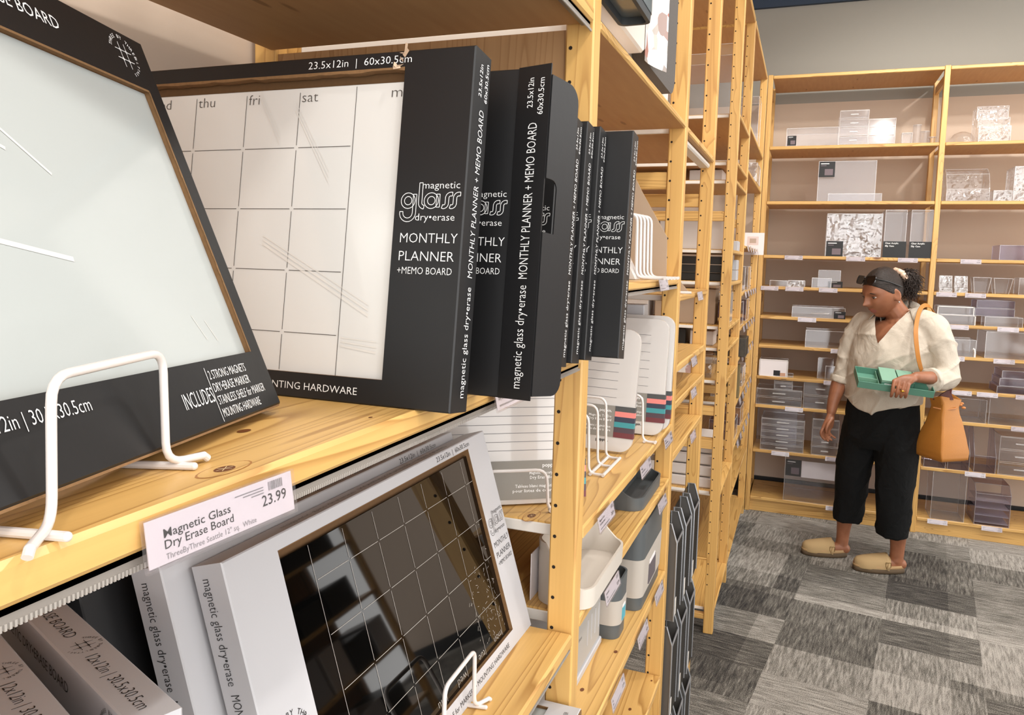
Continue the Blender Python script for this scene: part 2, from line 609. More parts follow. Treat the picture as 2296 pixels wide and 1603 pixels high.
# second bay
board(1.087, 1.911, 1.940, 'pine board carrying the tall white display panel at the top', th=.015)
board(1.087, 1.911, 1.566, 'pine board under the nested white wire bookends', th=.016, strip=True)
board(1.087, 1.911, 1.203, 'pine board under the standing white to do boards', knots=((-.378, 1.105, .010, 1),))
board(1.087, 1.911, 1.065, 'pine board under the white tray and the dark grey tray')
board(1.087, 1.911, .824, 'pine board under the two grey sleeved bins', knots=((-.312, 1.457, .006, 0), (-.337, 1.298, .006, 0)))
board(1.087, 1.911, .544, 'pine board under the dark carton, beside the lowest mesh files', knots=((-.307, 1.877, .004, 0), (-.331, 1.731, .006, 0)))
board(1.087, 1.911, .105, 'pine bottom board of the bay with the grey bins', rail=False)
# third bay, narrow
board(1.946, 2.514, 1.937, 'pine board with a white strip beneath it, high behind the display panel', th=.017)
board(1.946, 2.514, 1.523, 'pine board in the narrow bay carrying one white wire bookend', th=.017)
board(1.946, 2.514, 1.345, 'bare pine board in the narrow bay, the one below the wire bookend')
board(1.946, 2.514, 1.250, 'pine board in the narrow bay just above the wooden cross rung')
board(1.946, 2.514, 1.115, 'bare pine board in the narrow bay directly above the mesh files')
w = build(MB().box((-.045, .005, -.035), (-.012, .565, -.020)).bevel(.004), 'white_strip', MAT['white_metal'], loc=(X0, 1.946, 1.937))
tag(w, 'white strip under the front edge of the high board in the narrow bay', 'shelf trim')
# top boards along the far part
board(3.353, 3.905, 2.766, 'top pine board between the two middle ladders of the far aisle', th=.022, rail=False)
board(3.940, 5.113, 2.766, 'top pine board at the far end of the aisle shelving, reaching the corner', th=.022, rail=False)
board(2.549, 3.318, 2.766, 'top pine board over the empty gap in the aisle shelving', th=.022, rail=False)
FAR4 = [2.225, 2.030, 1.955, 1.665, 1.530, 1.342, 1.250, 1.110, .625, .105]
ORD = ['top', 'second', 'third', 'fourth', 'fifth', 'sixth', 'seventh', 'eighth', 'ninth', 'tenth']
for i, z in enumerate(FAR4):
    board(3.353, 3.905, z, '%s pine board from the top in the narrow far bay, white rail at its end' % ORD[i], th=.016, railz=.024)
FAR5 = [2.275, 2.066, 1.700, 1.465, 1.290, 1.140, .915, .690, .445, .105]
for i, z in enumerate(FAR5):
    board(3.940, 5.078, z, '%s pine board from the top in the corner bay of the aisle' % ORD[i], th=.016)
# sign panels at the back of far bays
# ------------------------------------------------------------------ shelving on the back wall
BX = [-.2915, .6865, 1.665]
BZ = [2.785, 2.350, 2.010, 1.672, 1.475, 1.285, 1.098, .896, .709, .414, .098]


def back_ladder(x, label):
    t = thing('shelf_ladder', label, 'shelf post', (x, YB, 0), group='pine ladders of the back shelving')
    p = MB().box((0, 0, 0), (.030, .041, 2.79)).bevel(.0025)
    build(p, 'front_post', MAT['pz'], t)
    build(MB().box((0, .40, 0), (.030, .441, 2.79)).bevel(.0025), 'back_post', MAT['pz'], t)
    for z in (.06, 1.36, 2.70):
        build(MB().box((.006, .041, z), (.024, .40, z + .05)).bevel(.002), 'rung', MAT['py'], t)
    return t


back_ladder(BX[0], 'pine shelf ladder at the left end of the back shelving')
back_ladder(BX[1], 'pine shelf ladder behind the woman, middle of the back shelving')
back_ladder(BX[2], 'pine shelf ladder at the right end of the back shelving')
for k, side in ((0, 'left'), (1, 'right')):
    x0, x1 = BX[k] + .030, BX[k + 1]
    for i, z in enumerate(BZ):
        nm = 'top' if i == 0 else ('bottom' if i == 10 else ORD[i])
        b = MB().box((.001, 0, -.020), (x1 - x0 - .001, .43, 0)).bevel(.003)
        if i == 10:
            b.box((.001, .018, -.097), (x1 - x0 - .001, .036, -.021))
        b.m = [1 if all(-.0202 < b.v[q].z < -.0198 for q in f) else m for f, m in zip(b.f, b.m)]
        o = build(b, 'shelf_board', [MAT['px'], MAT['ply']], loc=(x0, YB, z))
        tag(o, '%s pine board of the back shelving, %s bay' % (nm, side), 'shelf', 'pine boards of the back shelving')
# ------------------------------------------------------------------ printed marks shared by the cartons
def glass_word(mb, M, h, mi, lw=.045, gap=.13):
    """the word glass in double-line letters; h is the x-height"""
    def stroke(pts, closed=False):
        P = [Vector((x, y)) for x, y in pts]
        k = len(P)
        nor = []
        for i in range(k):
            a = P[i - 1] if (i > 0 or closed) else P[i]
            b = P[(i + 1) % k] if (i < k - 1 or closed) else P[i]
            t = (b - a).normalized()
            nor.append(Vector((-t.y, t.x)))
        for s in (-1, 1):
            A = [P[i] + nor[i] * (s * gap + lw / 2) for i in range(k)]
            B = [P[i] + nor[i] * (s * gap - lw / 2) for i in range(k)]
            n = k if closed else k - 1
            for i in range(n):
                j = (i + 1) % k
                mb.add([(v.x * h, v.y * h, 0) for v in (A[i], A[j], B[j], B[i])], [(0, 1, 2, 3)], mi, M)
        if not closed:
            for i in (0, k - 1):
                t = Vector((nor[i].y, -nor[i].x)) * lw / 2
                a, b = P[i] + nor[i] * gap, P[i] - nor[i] * gap
                mb.add([(v.x * h, v.y * h, 0) for v in (a - t, a + t, b + t, b - t)], [(0, 1, 2, 3)], mi, M)
    stroke(arc((.5, .5), .42, 0, 360, 20)[:-1], True)
    stroke([(1.02, .95), (1.02, -.35)] + arc((.52, -.35), .5, 0, -190, 10)[1:])
    stroke([(1.45, 1.75), (1.45, .35)] + arc((1.75, .35), .3, 180, 270, 5)[1:])
    stroke(arc((2.3, .5), .42, 0, 360, 20)[:-1], True)
    stroke([(2.82, .95), (2.82, .05)])
    for x in (3.15, 3.75):
        stroke([(x, .1)] + arc((x + .1, .32), .25, -90, -10, 4) + arc((x + .62, .68), .27, 170, 90, 4) + [(x + .75, .95)])


def round_logo(mb, M, r, mi):
    """ring of letters round a four-star grid"""
    s = 'THREE BY THREE'
    for i, ch in enumerate(s):
        if ch == ' ':
            continue
        a = R(160 - 150 * i / (len(s) - 1))
        m = M @ Matrix.Translation((r * .82 * math.cos(a), r * .82 * math.sin(a), 0)) @ Matrix.Rotation(a - PI / 2, 4, 'Z')
        mb.text(ch, r * .26, m, mi, align='C')
    s = 'SEATTLE'
    for i, ch in enumerate(s):
        a = R(-70 + 75 * i / (len(s) - 1))
        m = M @ Matrix.Translation((r * .82 * math.cos(a), r * .82 * math.sin(a), 0)) @ Matrix.Rotation(a - PI / 2, 4, 'Z')
        mb.text(ch, r * .2, m, mi, align='C')
    a = r * .22
    for x, y in ((-a, -a), (a, -a), (-a, a), (a, a)):
        q = r * .19
        pts = []
        for k in range(8):
            rr = q if k % 2 == 0 else q * .28
            pts.append((x + rr * math.cos(k * PI / 4), y + rr * math.sin(k * PI / 4), 0))
        mb.add(pts, [tuple(range(8))], mi, M)
    for k in (-a, a):
        for p, q in (((k, -r * .58), (k, r * .58)), ((-r * .58, k), (r * .58, k))):
            d = r * .016
            v = [(p[0] - d, p[1] - d, 0), (q[0] + d, p[1] - d, 0) if p[1] == q[1] else (p[0] + d, p[1] - d, 0), (q[0] + d, q[1] + d, 0), (p[0] - d, q[1] + d, 0)]
            mb.add(v, [(0, 1, 2, 3)], mi, M)


MAT['white_glass'] = plain('white_board_glass', '#D6D5D2', .16, coat=.6)
MAT['white_glass_cool'] = plain('white_board_glass_greenish', '#AEB3B2', .14, coat=.2)
MAT['black_glass'] = plain('black_board_glass', '#050505', .03, spec=.5)
MAT['glass_edge'] = plain('glass_edge_green', '#B9C6BE', .2)
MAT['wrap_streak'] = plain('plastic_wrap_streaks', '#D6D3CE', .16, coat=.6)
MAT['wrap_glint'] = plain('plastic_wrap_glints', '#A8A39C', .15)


def planner_box(label, skin, loc, rot, torn=False):
    """long window carton with a glass planner; viewer sees it from local -Y, right end at local x = 0"""
    W, T, H = .556, .034, .300
    card = MAT['black_card'] if skin == 'black' else MAT['white_card']
    ink = MAT['white_ink'] if skin == 'black' else MAT['black_ink']
    t = thing('planner_box', label, 'box', loc, rot, 'monthly planner cartons')
    wx0, wx1, wz0, wz1 = -.488, -.064, .022, .286
    b = MB()
    e = .0022
    b.window_frame(-W, 0, 0, H, wx0, wz0, wx1, wz1, T)
    b.box((wx0, T - e, wz0), (wx1, T, wz1))
    # torn kraft lip inside the window
    lip = []
    random.seed(3)
    for i in range(41):
        x = wx0 + (wx1 - wx0) * i / 40
        lip.append((x, wz1 - (.0016 + random.random() * .0016 if torn else .0006)))
    for i in range(40):
        (xa, za), (xb, zb) = lip[i], lip[i + 1]
        b.add([(xa, -.0004, za), (xb, -.0004, zb), (xb, -.0004, wz1), (xa, -.0004, wz1), (xa, .007, za), (xb, .007, zb)], [(0, 1, 2, 3), (0, 4, 5, 1)], 2)
    u, z = Vector((1, 0, 0)), Vector((0, 0, 1))

    def F(x, zz):
        return frame((x, 0, zz), u, z)
    b.text('magnetic', .0085, F(-.039, .1825), 1, width=.034, weight=-.008)
    glass_word(b, F(-.0575, .1665), .0119, 1)
    b.text('dry•erase', .0085, F(-.044, .156), 1, width=.036, weight=-.008)
    b.text('MONTHLY', .0118, F(-.0565, .1375), 1, width=.0525, weight=-.012)
    b.text('PLANNER', .0118, F(-.0565, .1225), 1, width=.0505, weight=-.012)
    b.text('+MEMO BOARD', .0085, F(-.057, .1115), 1, width=.050, weight=-.01)
    b.text('23.5x12in  |  60x30.5cm', .0095, F(-.161, .2895), 1, width=.103, weight=-.008)
    b.text('• STAINLESS SHELF for MARKER   • MOUNTING HARDWARE', .0090, F(-.345, .0075), 1, width=.258, weight=-.008)
    round_logo(b, F(-.524, .128), .027, 1)
    # right end, read upwards
    m = frame((0, .024, .012), z, (0, -1, 0))
    b.text('magnetic glass dry•erase', .0135, m, 1, width=.092, weight=-.008)
    b.text('MONTHLY PLANNER + MEMO BOARD', .0135, frame((0, .024, .112), z, (0, -1, 0)), 1, width=.140, weight=-.008)
    b.text('23.5x12in', .0085, frame((0, .0165, .262), z, (0, -1, 0)), 1, width=.027)
    b.text('60x30.5cm', .0085, frame((0, .0285, .260), z, (0, -1, 0)), 1, width=.033)
    # left end, read downwards
    b.text('magnetic glass dry•erase', .0135, frame((-W, .024, .288), (0, 0, -1), (0, -1, 0)), 1, width=.092, weight=-.008)
    b.text('MONTHLY PLANNER + MEMO BOARD', .0135, frame((-W, .024, .188), (0, 0, -1), (0, -1, 0)), 1, width=.140, weight=-.008)
    # upper edge
    b.text('magnetic glass dry•erase   MONTHLY PLANNER + MEMO BOARD', .012, frame((-.46, .011, H), u, (0, 1, 0)), 1, width=.36, weight=-.01)
    build(b, 'carton', [card, ink, MAT['kraft']], t)
    # inner recess and the glass itself
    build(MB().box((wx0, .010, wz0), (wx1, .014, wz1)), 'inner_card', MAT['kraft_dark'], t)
    g = MB().box((wx0 - .004, .0055, wz0 - .002), (wx1 + .003, .0095, .2755))
    g.bevel(.0006)
    li = 1
    n = Vector((0, -1, 0))
    cols = [-.113 - .0587 * i for i in range(8)]
    rows = [.2215, .1665, .1115, .0565]
    yv = .0051
    gp = .0022
    zz = [wz0 - .001] + rows[::-1] + [.2735]
    for c in cols:
        if c < wx0:
            continue
        for a, q in zip(zz[:-1], zz[1:]):
            ga = 0 if c == cols[0] else gp
            g.line((c, yv, a + ga), (c, yv, q - ga), .0006, n, li)
    for r in rows:
        for ca, cb in zip(cols[:-1], cols[1:]):
            g.line((max(cb + gp, wx0), yv, r), (ca - gp, yv, r), .0006, n, li)
    for nm, c in zip(('sat', 'fri', 'thu', 'wed', 'tue', 'mon', 'sun'), cols[1:]):
        if c > wx0:
            g.text(nm, .0135, frame((c + .0025, .0055, .2625), u, z), li, weight=-.012, condense=1.15)
    g.text('memo', .0135, frame((-.078, .0055, .2625), u, z), li, weight=-.012, condense=1.2)
    if skin != 'black':                       # this pane was slipped in upside down
        g.v = [Vector((wx0 + wx1 - v.x - .001, v.y, .2965 - v.z)) for v in g.v]
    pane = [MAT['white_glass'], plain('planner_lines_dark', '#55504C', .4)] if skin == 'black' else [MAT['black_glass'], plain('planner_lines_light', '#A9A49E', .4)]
    if skin != 'black':
        # crumpled wrap glints on the dark pane
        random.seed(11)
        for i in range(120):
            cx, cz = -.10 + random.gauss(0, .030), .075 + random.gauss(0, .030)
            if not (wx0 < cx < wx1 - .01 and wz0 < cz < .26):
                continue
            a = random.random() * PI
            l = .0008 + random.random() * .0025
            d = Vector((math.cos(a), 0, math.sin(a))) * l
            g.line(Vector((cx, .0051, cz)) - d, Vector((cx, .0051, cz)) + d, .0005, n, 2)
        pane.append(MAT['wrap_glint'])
    else:
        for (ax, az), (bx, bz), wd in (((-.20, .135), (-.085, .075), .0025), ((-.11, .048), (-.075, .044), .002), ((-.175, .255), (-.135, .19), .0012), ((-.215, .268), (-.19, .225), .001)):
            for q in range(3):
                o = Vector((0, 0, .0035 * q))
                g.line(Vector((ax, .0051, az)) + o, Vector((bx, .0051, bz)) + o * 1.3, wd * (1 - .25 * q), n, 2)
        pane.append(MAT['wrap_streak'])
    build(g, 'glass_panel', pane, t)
    return t


lean = -R(7.12)
B1 = planner_box('black planner carton in front of its row, white calendar in its torn window', 'black', (-.261, .552, 1.4752), (lean, 0, 0), torn=True)
# torn paper at the corner of the window of the first carton
tp = MB()
random.seed(5)
for i in range(7):
    a = Vector((-.072 + .010 * random.random(), -.0006 - .003 * random.random(), .286 + .012 * random.random()))
    d = Vector((random.uniform(-.006, .006), -.003, random.uniform(-.006, .008)))
    e = Vector((random.uniform(-.003, .003), 0, random.uniform(-.003, .003)))
    tp.add([a, a + d, a + d + e, a + e], [(0, 1, 2, 3)])
build(tp, 'torn_paper', plain('torn_paper_fibre', '#C9AE94', .9), B1)
row = [
    ('black planner carton second in the row, its end flap hanging open', (-.254, .640, 1.4752), lean * .9, 0),
    ('black planner carton hidden behind the open flap, only a sliver of its end showing', (-.270, .812, 1.4752), lean, 0),
    ('black planner carton third from the far end of the row, end tilted forward', (-.267, .861, 1.4752), lean, 0),
    ('black planner carton second from the far end of the row, between two alike', (-.262, .900, 1.4752), lean, 0),
    ('black planner carton with a kraft edge showing, next to last before the pine post', (-.256, .939, 1.4752), lean, 0),
    ('black planner carton last in the row, overhanging the board beside the pine post', (-.222, .979, 1.4752), lean, 0)]
for i, (lb, l, rx, rz) in enumerate(row):
    b = dup(B1, l, (rx, 0, rz), lb)
    for ch in list(b.children):
        if ch.name.startswith('torn_paper'):
            bpy.data.objects.remove(ch)
    if i == 0:
        # opened end panel with its print, then the tuck flap with a notch
        f = MB().box((0, -.0015, 0), (.034, 0, .300))
        f.text('magnetic glass dry•erase', .0135, frame((.023, -.0015, .010), (0, 0, 1), (-1, 0, 0)), 1, width=.092, weight=-.008)
        f.text('MONTHLY PLANNER + MEMO BOARD', .0135, frame((.023, -.0015, .108), (0, 0, 1), (-1, 0, 0)), 1, width=.140, weight=-.008)
        f.text('23.5x12in', .0085, frame((.017, -.0015, .262), (0, 0, 1), (-1, 0, 0)), 1, width=.027)
        f.text('60x30.5cm', .0085, frame((.028, -.0015, .255), (0, 0, 1), (-1, 0, 0)), 1, width=.033)
        e = build(f, 'end_flap', [MAT['black_card'], MAT['white_ink']], b)
        e.rotation_euler = (0, 0, R(-12))
        poly = [(0, .004)] + rrect(0, .004, .043, .290, [.001, .014, .016, .001])[6:18] + [(0, .290), (0, .198)] + arc((.009, .190), .008, 90, 0, 4) + [(.0165, .150), (.002, .150), (0, .150)]
        tf = MB()
        M = Matrix(((.30, 0, .95, .0333), (.954, 0, -.30, -.0072), (0, 1, 0, 0), (0, 0, 0, 1)))
        tf.prism(poly, .0012, 0, M)
        build(tf, 'tuck_flap', MAT['black_card'], b)

# ------------------------------------------------------------------ the big square white board in its carton
def square_box(label, skin, loc, M3, wire=True):
    W = H = .300
    T = .030
    card = MAT['black_card'] if skin == 'black' else MAT['white_card']
    ink = MAT['white_ink'] if skin == 'black' else MAT['black_ink']
    t = thing('board_box', label, 'box', loc)
    t.rotation_euler = M3.to_euler()
    b = MB()
    x0, x1, z0, z1 = -.285, -.017, .045, .256
    b.window_frame(-W, 0, 0, H, x0, z0, x1, z1, T)
    b.box((x0, T - .002, z0), (x1, T, z1))
    u, z = Vector((1, 0, 0)), Vector((0, 0, 1))

    def F(x, zz):
        return frame((x, 0, zz), u, z)
    b.text('MAGNETIC DRY•ERASE BOARD', .0125, F(-.262, .2735), 1, width=.156)
    round_logo(b, F(-.034, .279), .0165, 1)
    b.text('12x12in | 30.5x30.5cm', .0105, F(-.288, .0310), 1, width=.075, weight=-.008)
    b.text('INCLUDES', .0150, F(-.131, .0165), 1, width=.037, weight=-.008)
    b.add([(-.0935, -.0004, .002), (-.0930, -.0004, .002), (-.0930, -.0004, .0400), (-.0935, -.0004, .0400)], [(0, 1, 2, 3)], 1)
    for i, (s, wd) in enumerate((('2 STRONG MAGNETS', .054), ('DRY•ERASE MARKER', .0535), ('STAINLESS SHELF for MARKER', .072), ('MOUNTING HARDWARE', .0575))):
        b.text(s, .0090, F(-.0905, .0315 - .0090 * i), 1, width=wd, weight=-.008)
    # cut kraft edge of the window
    for i in range(30):
        za, zb = z0 + (z1 - z0) * i / 30, z0 + (z1 - z0) * (i + 1) / 30
        j = .0008 * random.random()
        b.add([(x1 - .0015 - j, -.0003, za), (x1, -.0003, za), (x1, -.0003, zb), (x1 - .0015 - j, -.0003, zb)], [(0, 1, 2, 3)], 2)
    b.add([(x0, -.0003, z1 - .0018), (x1, -.0003, z1 - .0018), (x1, -.0003, z1), (x0, -.0003, z1)], [(0, 1, 2, 3)], 2)
    b.box((-W + .002, .001, -.0014), (-.002, T - .001, 0), 2)
    build(b, 'carton', [card, ink, MAT['kraft']], t)
    build(MB().box((x0, .0068, z0), (x1, .009, z1)), 'inner_card', MAT['kraft'], t)
    g = MB().box((x0 + .0005, .0042, z0 + .0005), (x1 - .0005, .0062, z1 - .0008))
    random.seed(21)
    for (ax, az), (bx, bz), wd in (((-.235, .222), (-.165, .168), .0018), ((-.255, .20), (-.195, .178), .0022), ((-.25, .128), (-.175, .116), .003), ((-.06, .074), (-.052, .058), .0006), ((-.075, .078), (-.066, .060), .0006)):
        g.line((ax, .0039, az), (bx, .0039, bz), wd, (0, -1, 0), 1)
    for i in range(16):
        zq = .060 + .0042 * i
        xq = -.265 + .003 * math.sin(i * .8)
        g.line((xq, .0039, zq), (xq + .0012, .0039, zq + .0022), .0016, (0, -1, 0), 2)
    build(g, 'glass_board', [MAT['white_glass_cool'], MAT['wrap_streak'], MAT['white_ink']], t)
    return t


def basis(rx, rz):
    x = Vector(rx).normalized()
    z = Vector(rz)
    z = (z - x * z.dot(x)).normalized()
    y = z.cross(x)
    return Matrix((x, y, z)).transposed()


square_box('large square white glass board in a black carton, leaning behind the near wire stand', 'black', (-.379, .493, 1.4830), basis((-.2604, .9650, -.0296), (-.3803, -.0743, .9219)))
# ------------------------------------------------------------------ wire stands
def wire_stand(label, loc, rot, w=.088, h=.070, r=.0023, group='white wire stands', back=.085):
    """upright wire loop with feet, local X across, local Y to the back"""
    t = thing('wire_stand', label, 'stand', loc, rot, group)
    p = fillet([(-.5 * w - .030, -.010, .0045), (-.5 * w - .002, .0, .0055), (-.5 * w, 0, h), (.5 * w, 0, h), (.5 * w + .002, 0, .0055), (.5 * w + .026, -.010, .0045)], .012)
    m = MB().tube(p, r, 12)
    for s in (-1, 1):
        e = p[0] if s < 0 else p[-1]
        m.tube([e, e + Vector((s * .003, -.001, -.0025))], r, 10)
        m.ball(e, r * 1.02)
    build(m, 'loop', MAT['white_wire'], t)
    for s in (-1, 1):
        c = MB().tube([(s * (.5 * w + .010), -.012, r), (s * (.5 * w + .004), back, r)], r, 10)
        c.ball((s * (.5 * w + .010), -.012, r), r)
        build(c, 'foot_rod', MAT['white_wire'], t)
    return t


wire_stand('white wire stand in front of the square white glass board', (-.3155, .281, 1.4752), (0, 0, R(107)), w=.093, h=.069)
wire_stand('white wire stand on the lower board, in front of the black glass planner', (-.343, .768, 1.0555), (0, 0, R(92)), w=.088, h=.078, r=.0026, back=.03)

# ------------------------------------------------------------------ white cartons on the lower board
W2 = planner_box('white planner carton with black glass grid, leaning above the lower board', 'white', (-.354, 1.050, 1.0555), (0, 0, 0))
W2.rotation_euler = basis((0, 1, 0), (-.2872, 0, .958)).to_euler()
r2 = W2.rotation_euler.copy()
y2 = Vector((-.958, 0, -.287))
o = dup(W2, Vector((-.354, 1.050, 1.067)) + y2 * .042 + Vector((0, -.026, 0)), r2, 'white planner carton standing behind the one with the black glass grid')
bk = planner_box('black planner carton deep on the lower board behind the white ones', 'black', (0, 0, 0), (0, 0, 0))
bk.location = Vector((-.354, 1.050, 1.084)) + y2 * .100 + Vector((0, -.060, 0))
bk.rotation_euler = r2


def top_print(b, H, W, T):
    u, w = (1, 0, 0), (0, 1, 0)
    b.text('MAGNETIC DRY•ERASE BOARD', .0125, frame((-.290, .0095, H), u, w), 1, width=.150, weight=-.012)
    round_logo(b, frame((-.122, .015, H), u, w), .0125, 1)
    b.text('12x12in | 30.5x30.5cm', .0125, frame((-.103, .0095, H), u, w), 1, width=.088, weight=-.012)


sq = square_box('white square board carton standing on edge, its size printed along the upper edge', 'white', (-.353, .322, 1.0555), basis((.932, -.362, 0), (0, 0, 1)))
c = sq.children[0]
mb = MB()
top_print(mb, .300, .300, .03)
bm = bmesh.new()
bm.from_mesh(c.data)
tm = bpy.data.meshes.new('t')
tm.from_pydata(mb.v, [], mb.f)
for p in tm.polygons:
    p.material_index = 1
bm.from_mesh(tm)
bm.to_mesh(c.data)
bm.free()
sq.scale = (1, 1, .885)
s2 = dup(sq, (-.371, .2755, 1.0555), None, 'white square board carton nearest the lower left corner, beside its twin')
low = square_box('white board carton lying flat on the lowest board beside the pine post', 'white', (-.272, 1.046, .946), basis((0, 1, 0), (-1, 0, 0)))

# ------------------------------------------------------------------ price tags
MAT['tag_paper'] = plain('price_tag_paper', '#C9C2C6', .45)


def price_tag(label, loc, rot, w=.104, h=.023, title=None, sub=None, price=None, tilt=0, full=False, group=None):
    t = thing('price_tag', label, 'price tag', loc, rot, group)
    m = MB()
    m.box((-w / 2, -.0022, -h), (w / 2, -.0016, 0), 0)
    if full:
        m.text('Magnetic Glass', .0062, frame((-w / 2 + .010, -.0022, -.0105), (1, 0, 0), (0, 0, 1), .0002), 1, width=.044, weight=.004)
        m.text('Dry Erase Board', .0062, frame((-w / 2 + .010, -.0022, -.0160), (1, 0, 0), (0, 0, 1), .0002), 1, width=.0455, weight=.004)
        m.text('ThreeByThree Seattle 12" sq.  White', .0042, frame((-w / 2 + .010, -.0022, -.0212), (1, 0, 0), (0, 0, 1), .0002), 2, width=.062)
        m.text('23.99', .0088, frame((w / 2 - .006, -.0022, -.0145), (1, 0, 0), (0, 0, 1), .0002), 1, width=.020, weight=.004, align='RIGHT')
        random.seed(2)
        x = w / 2 - .020
        while x < w / 2 - .008:
            d = random.choice((.0003, .0005, .0009))
            m.add([(x, -.0024, -.0068), (x + d, -.0024, -.0068), (x + d, -.0024, -.0018), (x, -.0024, -.0018)], [(0, 1, 2, 3)], 2)
            x += d + random.choice((.0003, .0005))
        for i in range(3):
            m.add([(w / 2 - .046 + .006 * i, -.0024, -.004 - .0016 * i), (w / 2 - .024, -.0024, -.004 - .0016 * i), (w / 2 - .024, -.0024, -.0034 - .0016 * i), (w / 2 - .046 + .006 * i, -.0024, -.0034 - .0016 * i)], [(0, 1, 2, 3)], 2)
    else:
        k = (title or 'Dry Erase Board').split('/')
        for i, s in enumerate(k[:2]):
            m.text(s, h * .21, frame((-w / 2 + .006, -.0022, -h * (.34 + .25 * i)), (1, 0, 0), (0, 0, 1), .0002), 1, weight=.02, res=1)
        m.add([(-w / 2 + .006, -.0024, -h * .88), (w * .12, -.0024, -h * .88), (w * .12, -.0024, -h * .80), (-w / 2 + .006, -.0024, -h * .80)], [(0, 1, 2, 3)], 2)
        m.text(price or '9.99', h * .33, frame((w / 2 - .005, -.0022, -h * .80), (1, 0, 0), (0, 0, 1), .0002), 1, width=w * .17, weight=.03, align='RIGHT', res=1)
        for i in range(7):
            x = w / 2 - .006 - .0022 * i
            m.add([(x, -.0024, -h * .34), (x + .0011, -.0024, -h * .34), (x + .0011, -.0024, -h * .08), (x, -.0024, -h * .08)], [(0, 1, 2, 3)], 2)
    build(m, 'card', [MAT['tag_paper'], MAT['black_ink'], MAT['grey_ink']], t)
    s = MB().box((-w / 2 - .0015, -.0034, -h - .001), (w / 2 + .0015, -.0028, .001))
    s.box((-w / 2 - .0015, -.0010, -h - .001), (w / 2 + .0015, -.0005, .001)).box((-w / 2 - .0015, -.0034, -h - .002), (w / 2 + .0015, -.0005, -h - .001))
    build(s, 'sleeve', MAT['holder'], t)
    return t


LR = (R(-12), 0, R(90))         # tags of the aisle shelving face the aisle, hanging a little forward
price_tag('price tag reading 23.99 on the board edge below the square white glass board', (X0 + .004, .3225, 1.4705), (R(-8), 0, R(87)), full=True)
price_tag('price tag half hidden under the black planner cartons', (X0 + .004, .755, 1.4715), LR, title='Magnetic Glass/Dry Erase Board', price='44.99')
AT = [(1.199, 1.199, 'near end of the board under the to do boards'), (1.529, 1.199, 'middle of the board under the to do boards'), (1.803, 1.198, 'far end of the board under the to do boards'),
      (1.265, 1.052, 'front of the white tray\'s board, nearest the post'), (1.760, 1.056, 'far end of the board under the dark grey tray'),
      (1.772, .836, 'far end of the board under the sleeved bins'), (1.582, .822, 'middle of the board under the sleeved bins'), (1.350, .816, 'near end of the board under the sleeved bins'),
      (1.645, 1.567, 'board under the nested white wire bookends'),
      (2.263, 1.522, 'board with the single wire bookend in the narrow bay'), (2.200, 1.340, 'second tagged board down in the narrow bay'), (2.225, 1.246, 'third tagged board down in the narrow bay'), (2.258, 1.112, 'fourth tagged board down in the narrow bay')]
TT = ['Magnetic To-Do/Dry Erase Board', 'Weekly/Dry Erase Board', 'Monthly/Dry Erase Board', 'Accessory/Tray', 'Slim/Tray', 'Large/Bin', 'Small/Bin', 'File/Box', 'Wire/Bookend', 'Bookend/White', 'Letter/Tray', 'Memo/Board', 'Paper/Holder']
PP = ['24.99', '29.99', '34.99', '12.99', '9.99', '19.99', '14.99', '17.99', '6.99', '4.99', '8.99', '11.99', '7.99']
for (y, z, s), a, b in zip(AT, TT, PP):
    price_tag('price tag on the ' + s, (X0 + .005, y, z - .001), LR, w=.100, h=.023, title=a, price=b, group='price tags of the aisle shelving')

# ------------------------------------------------------------------ white rounded boards in grey sleeves
MAT['enamel'] = plain('glossy_white_enamel', '#CFCBC8', .18, coat=.7)
MAT['sleeve_grey'] = plain('grey_packaging_sleeve', '#8B8780', .55)
STR = [plain('stripe_%s' % n, c, .5) for n, c in (('charcoal', '#4A4B4C'), ('coral', '#E0837C'), ('navy', '#33384A'), ('teal', '#3E8F95'), ('plum', '#4C3D45'), ('wine', '#6B3136'))]


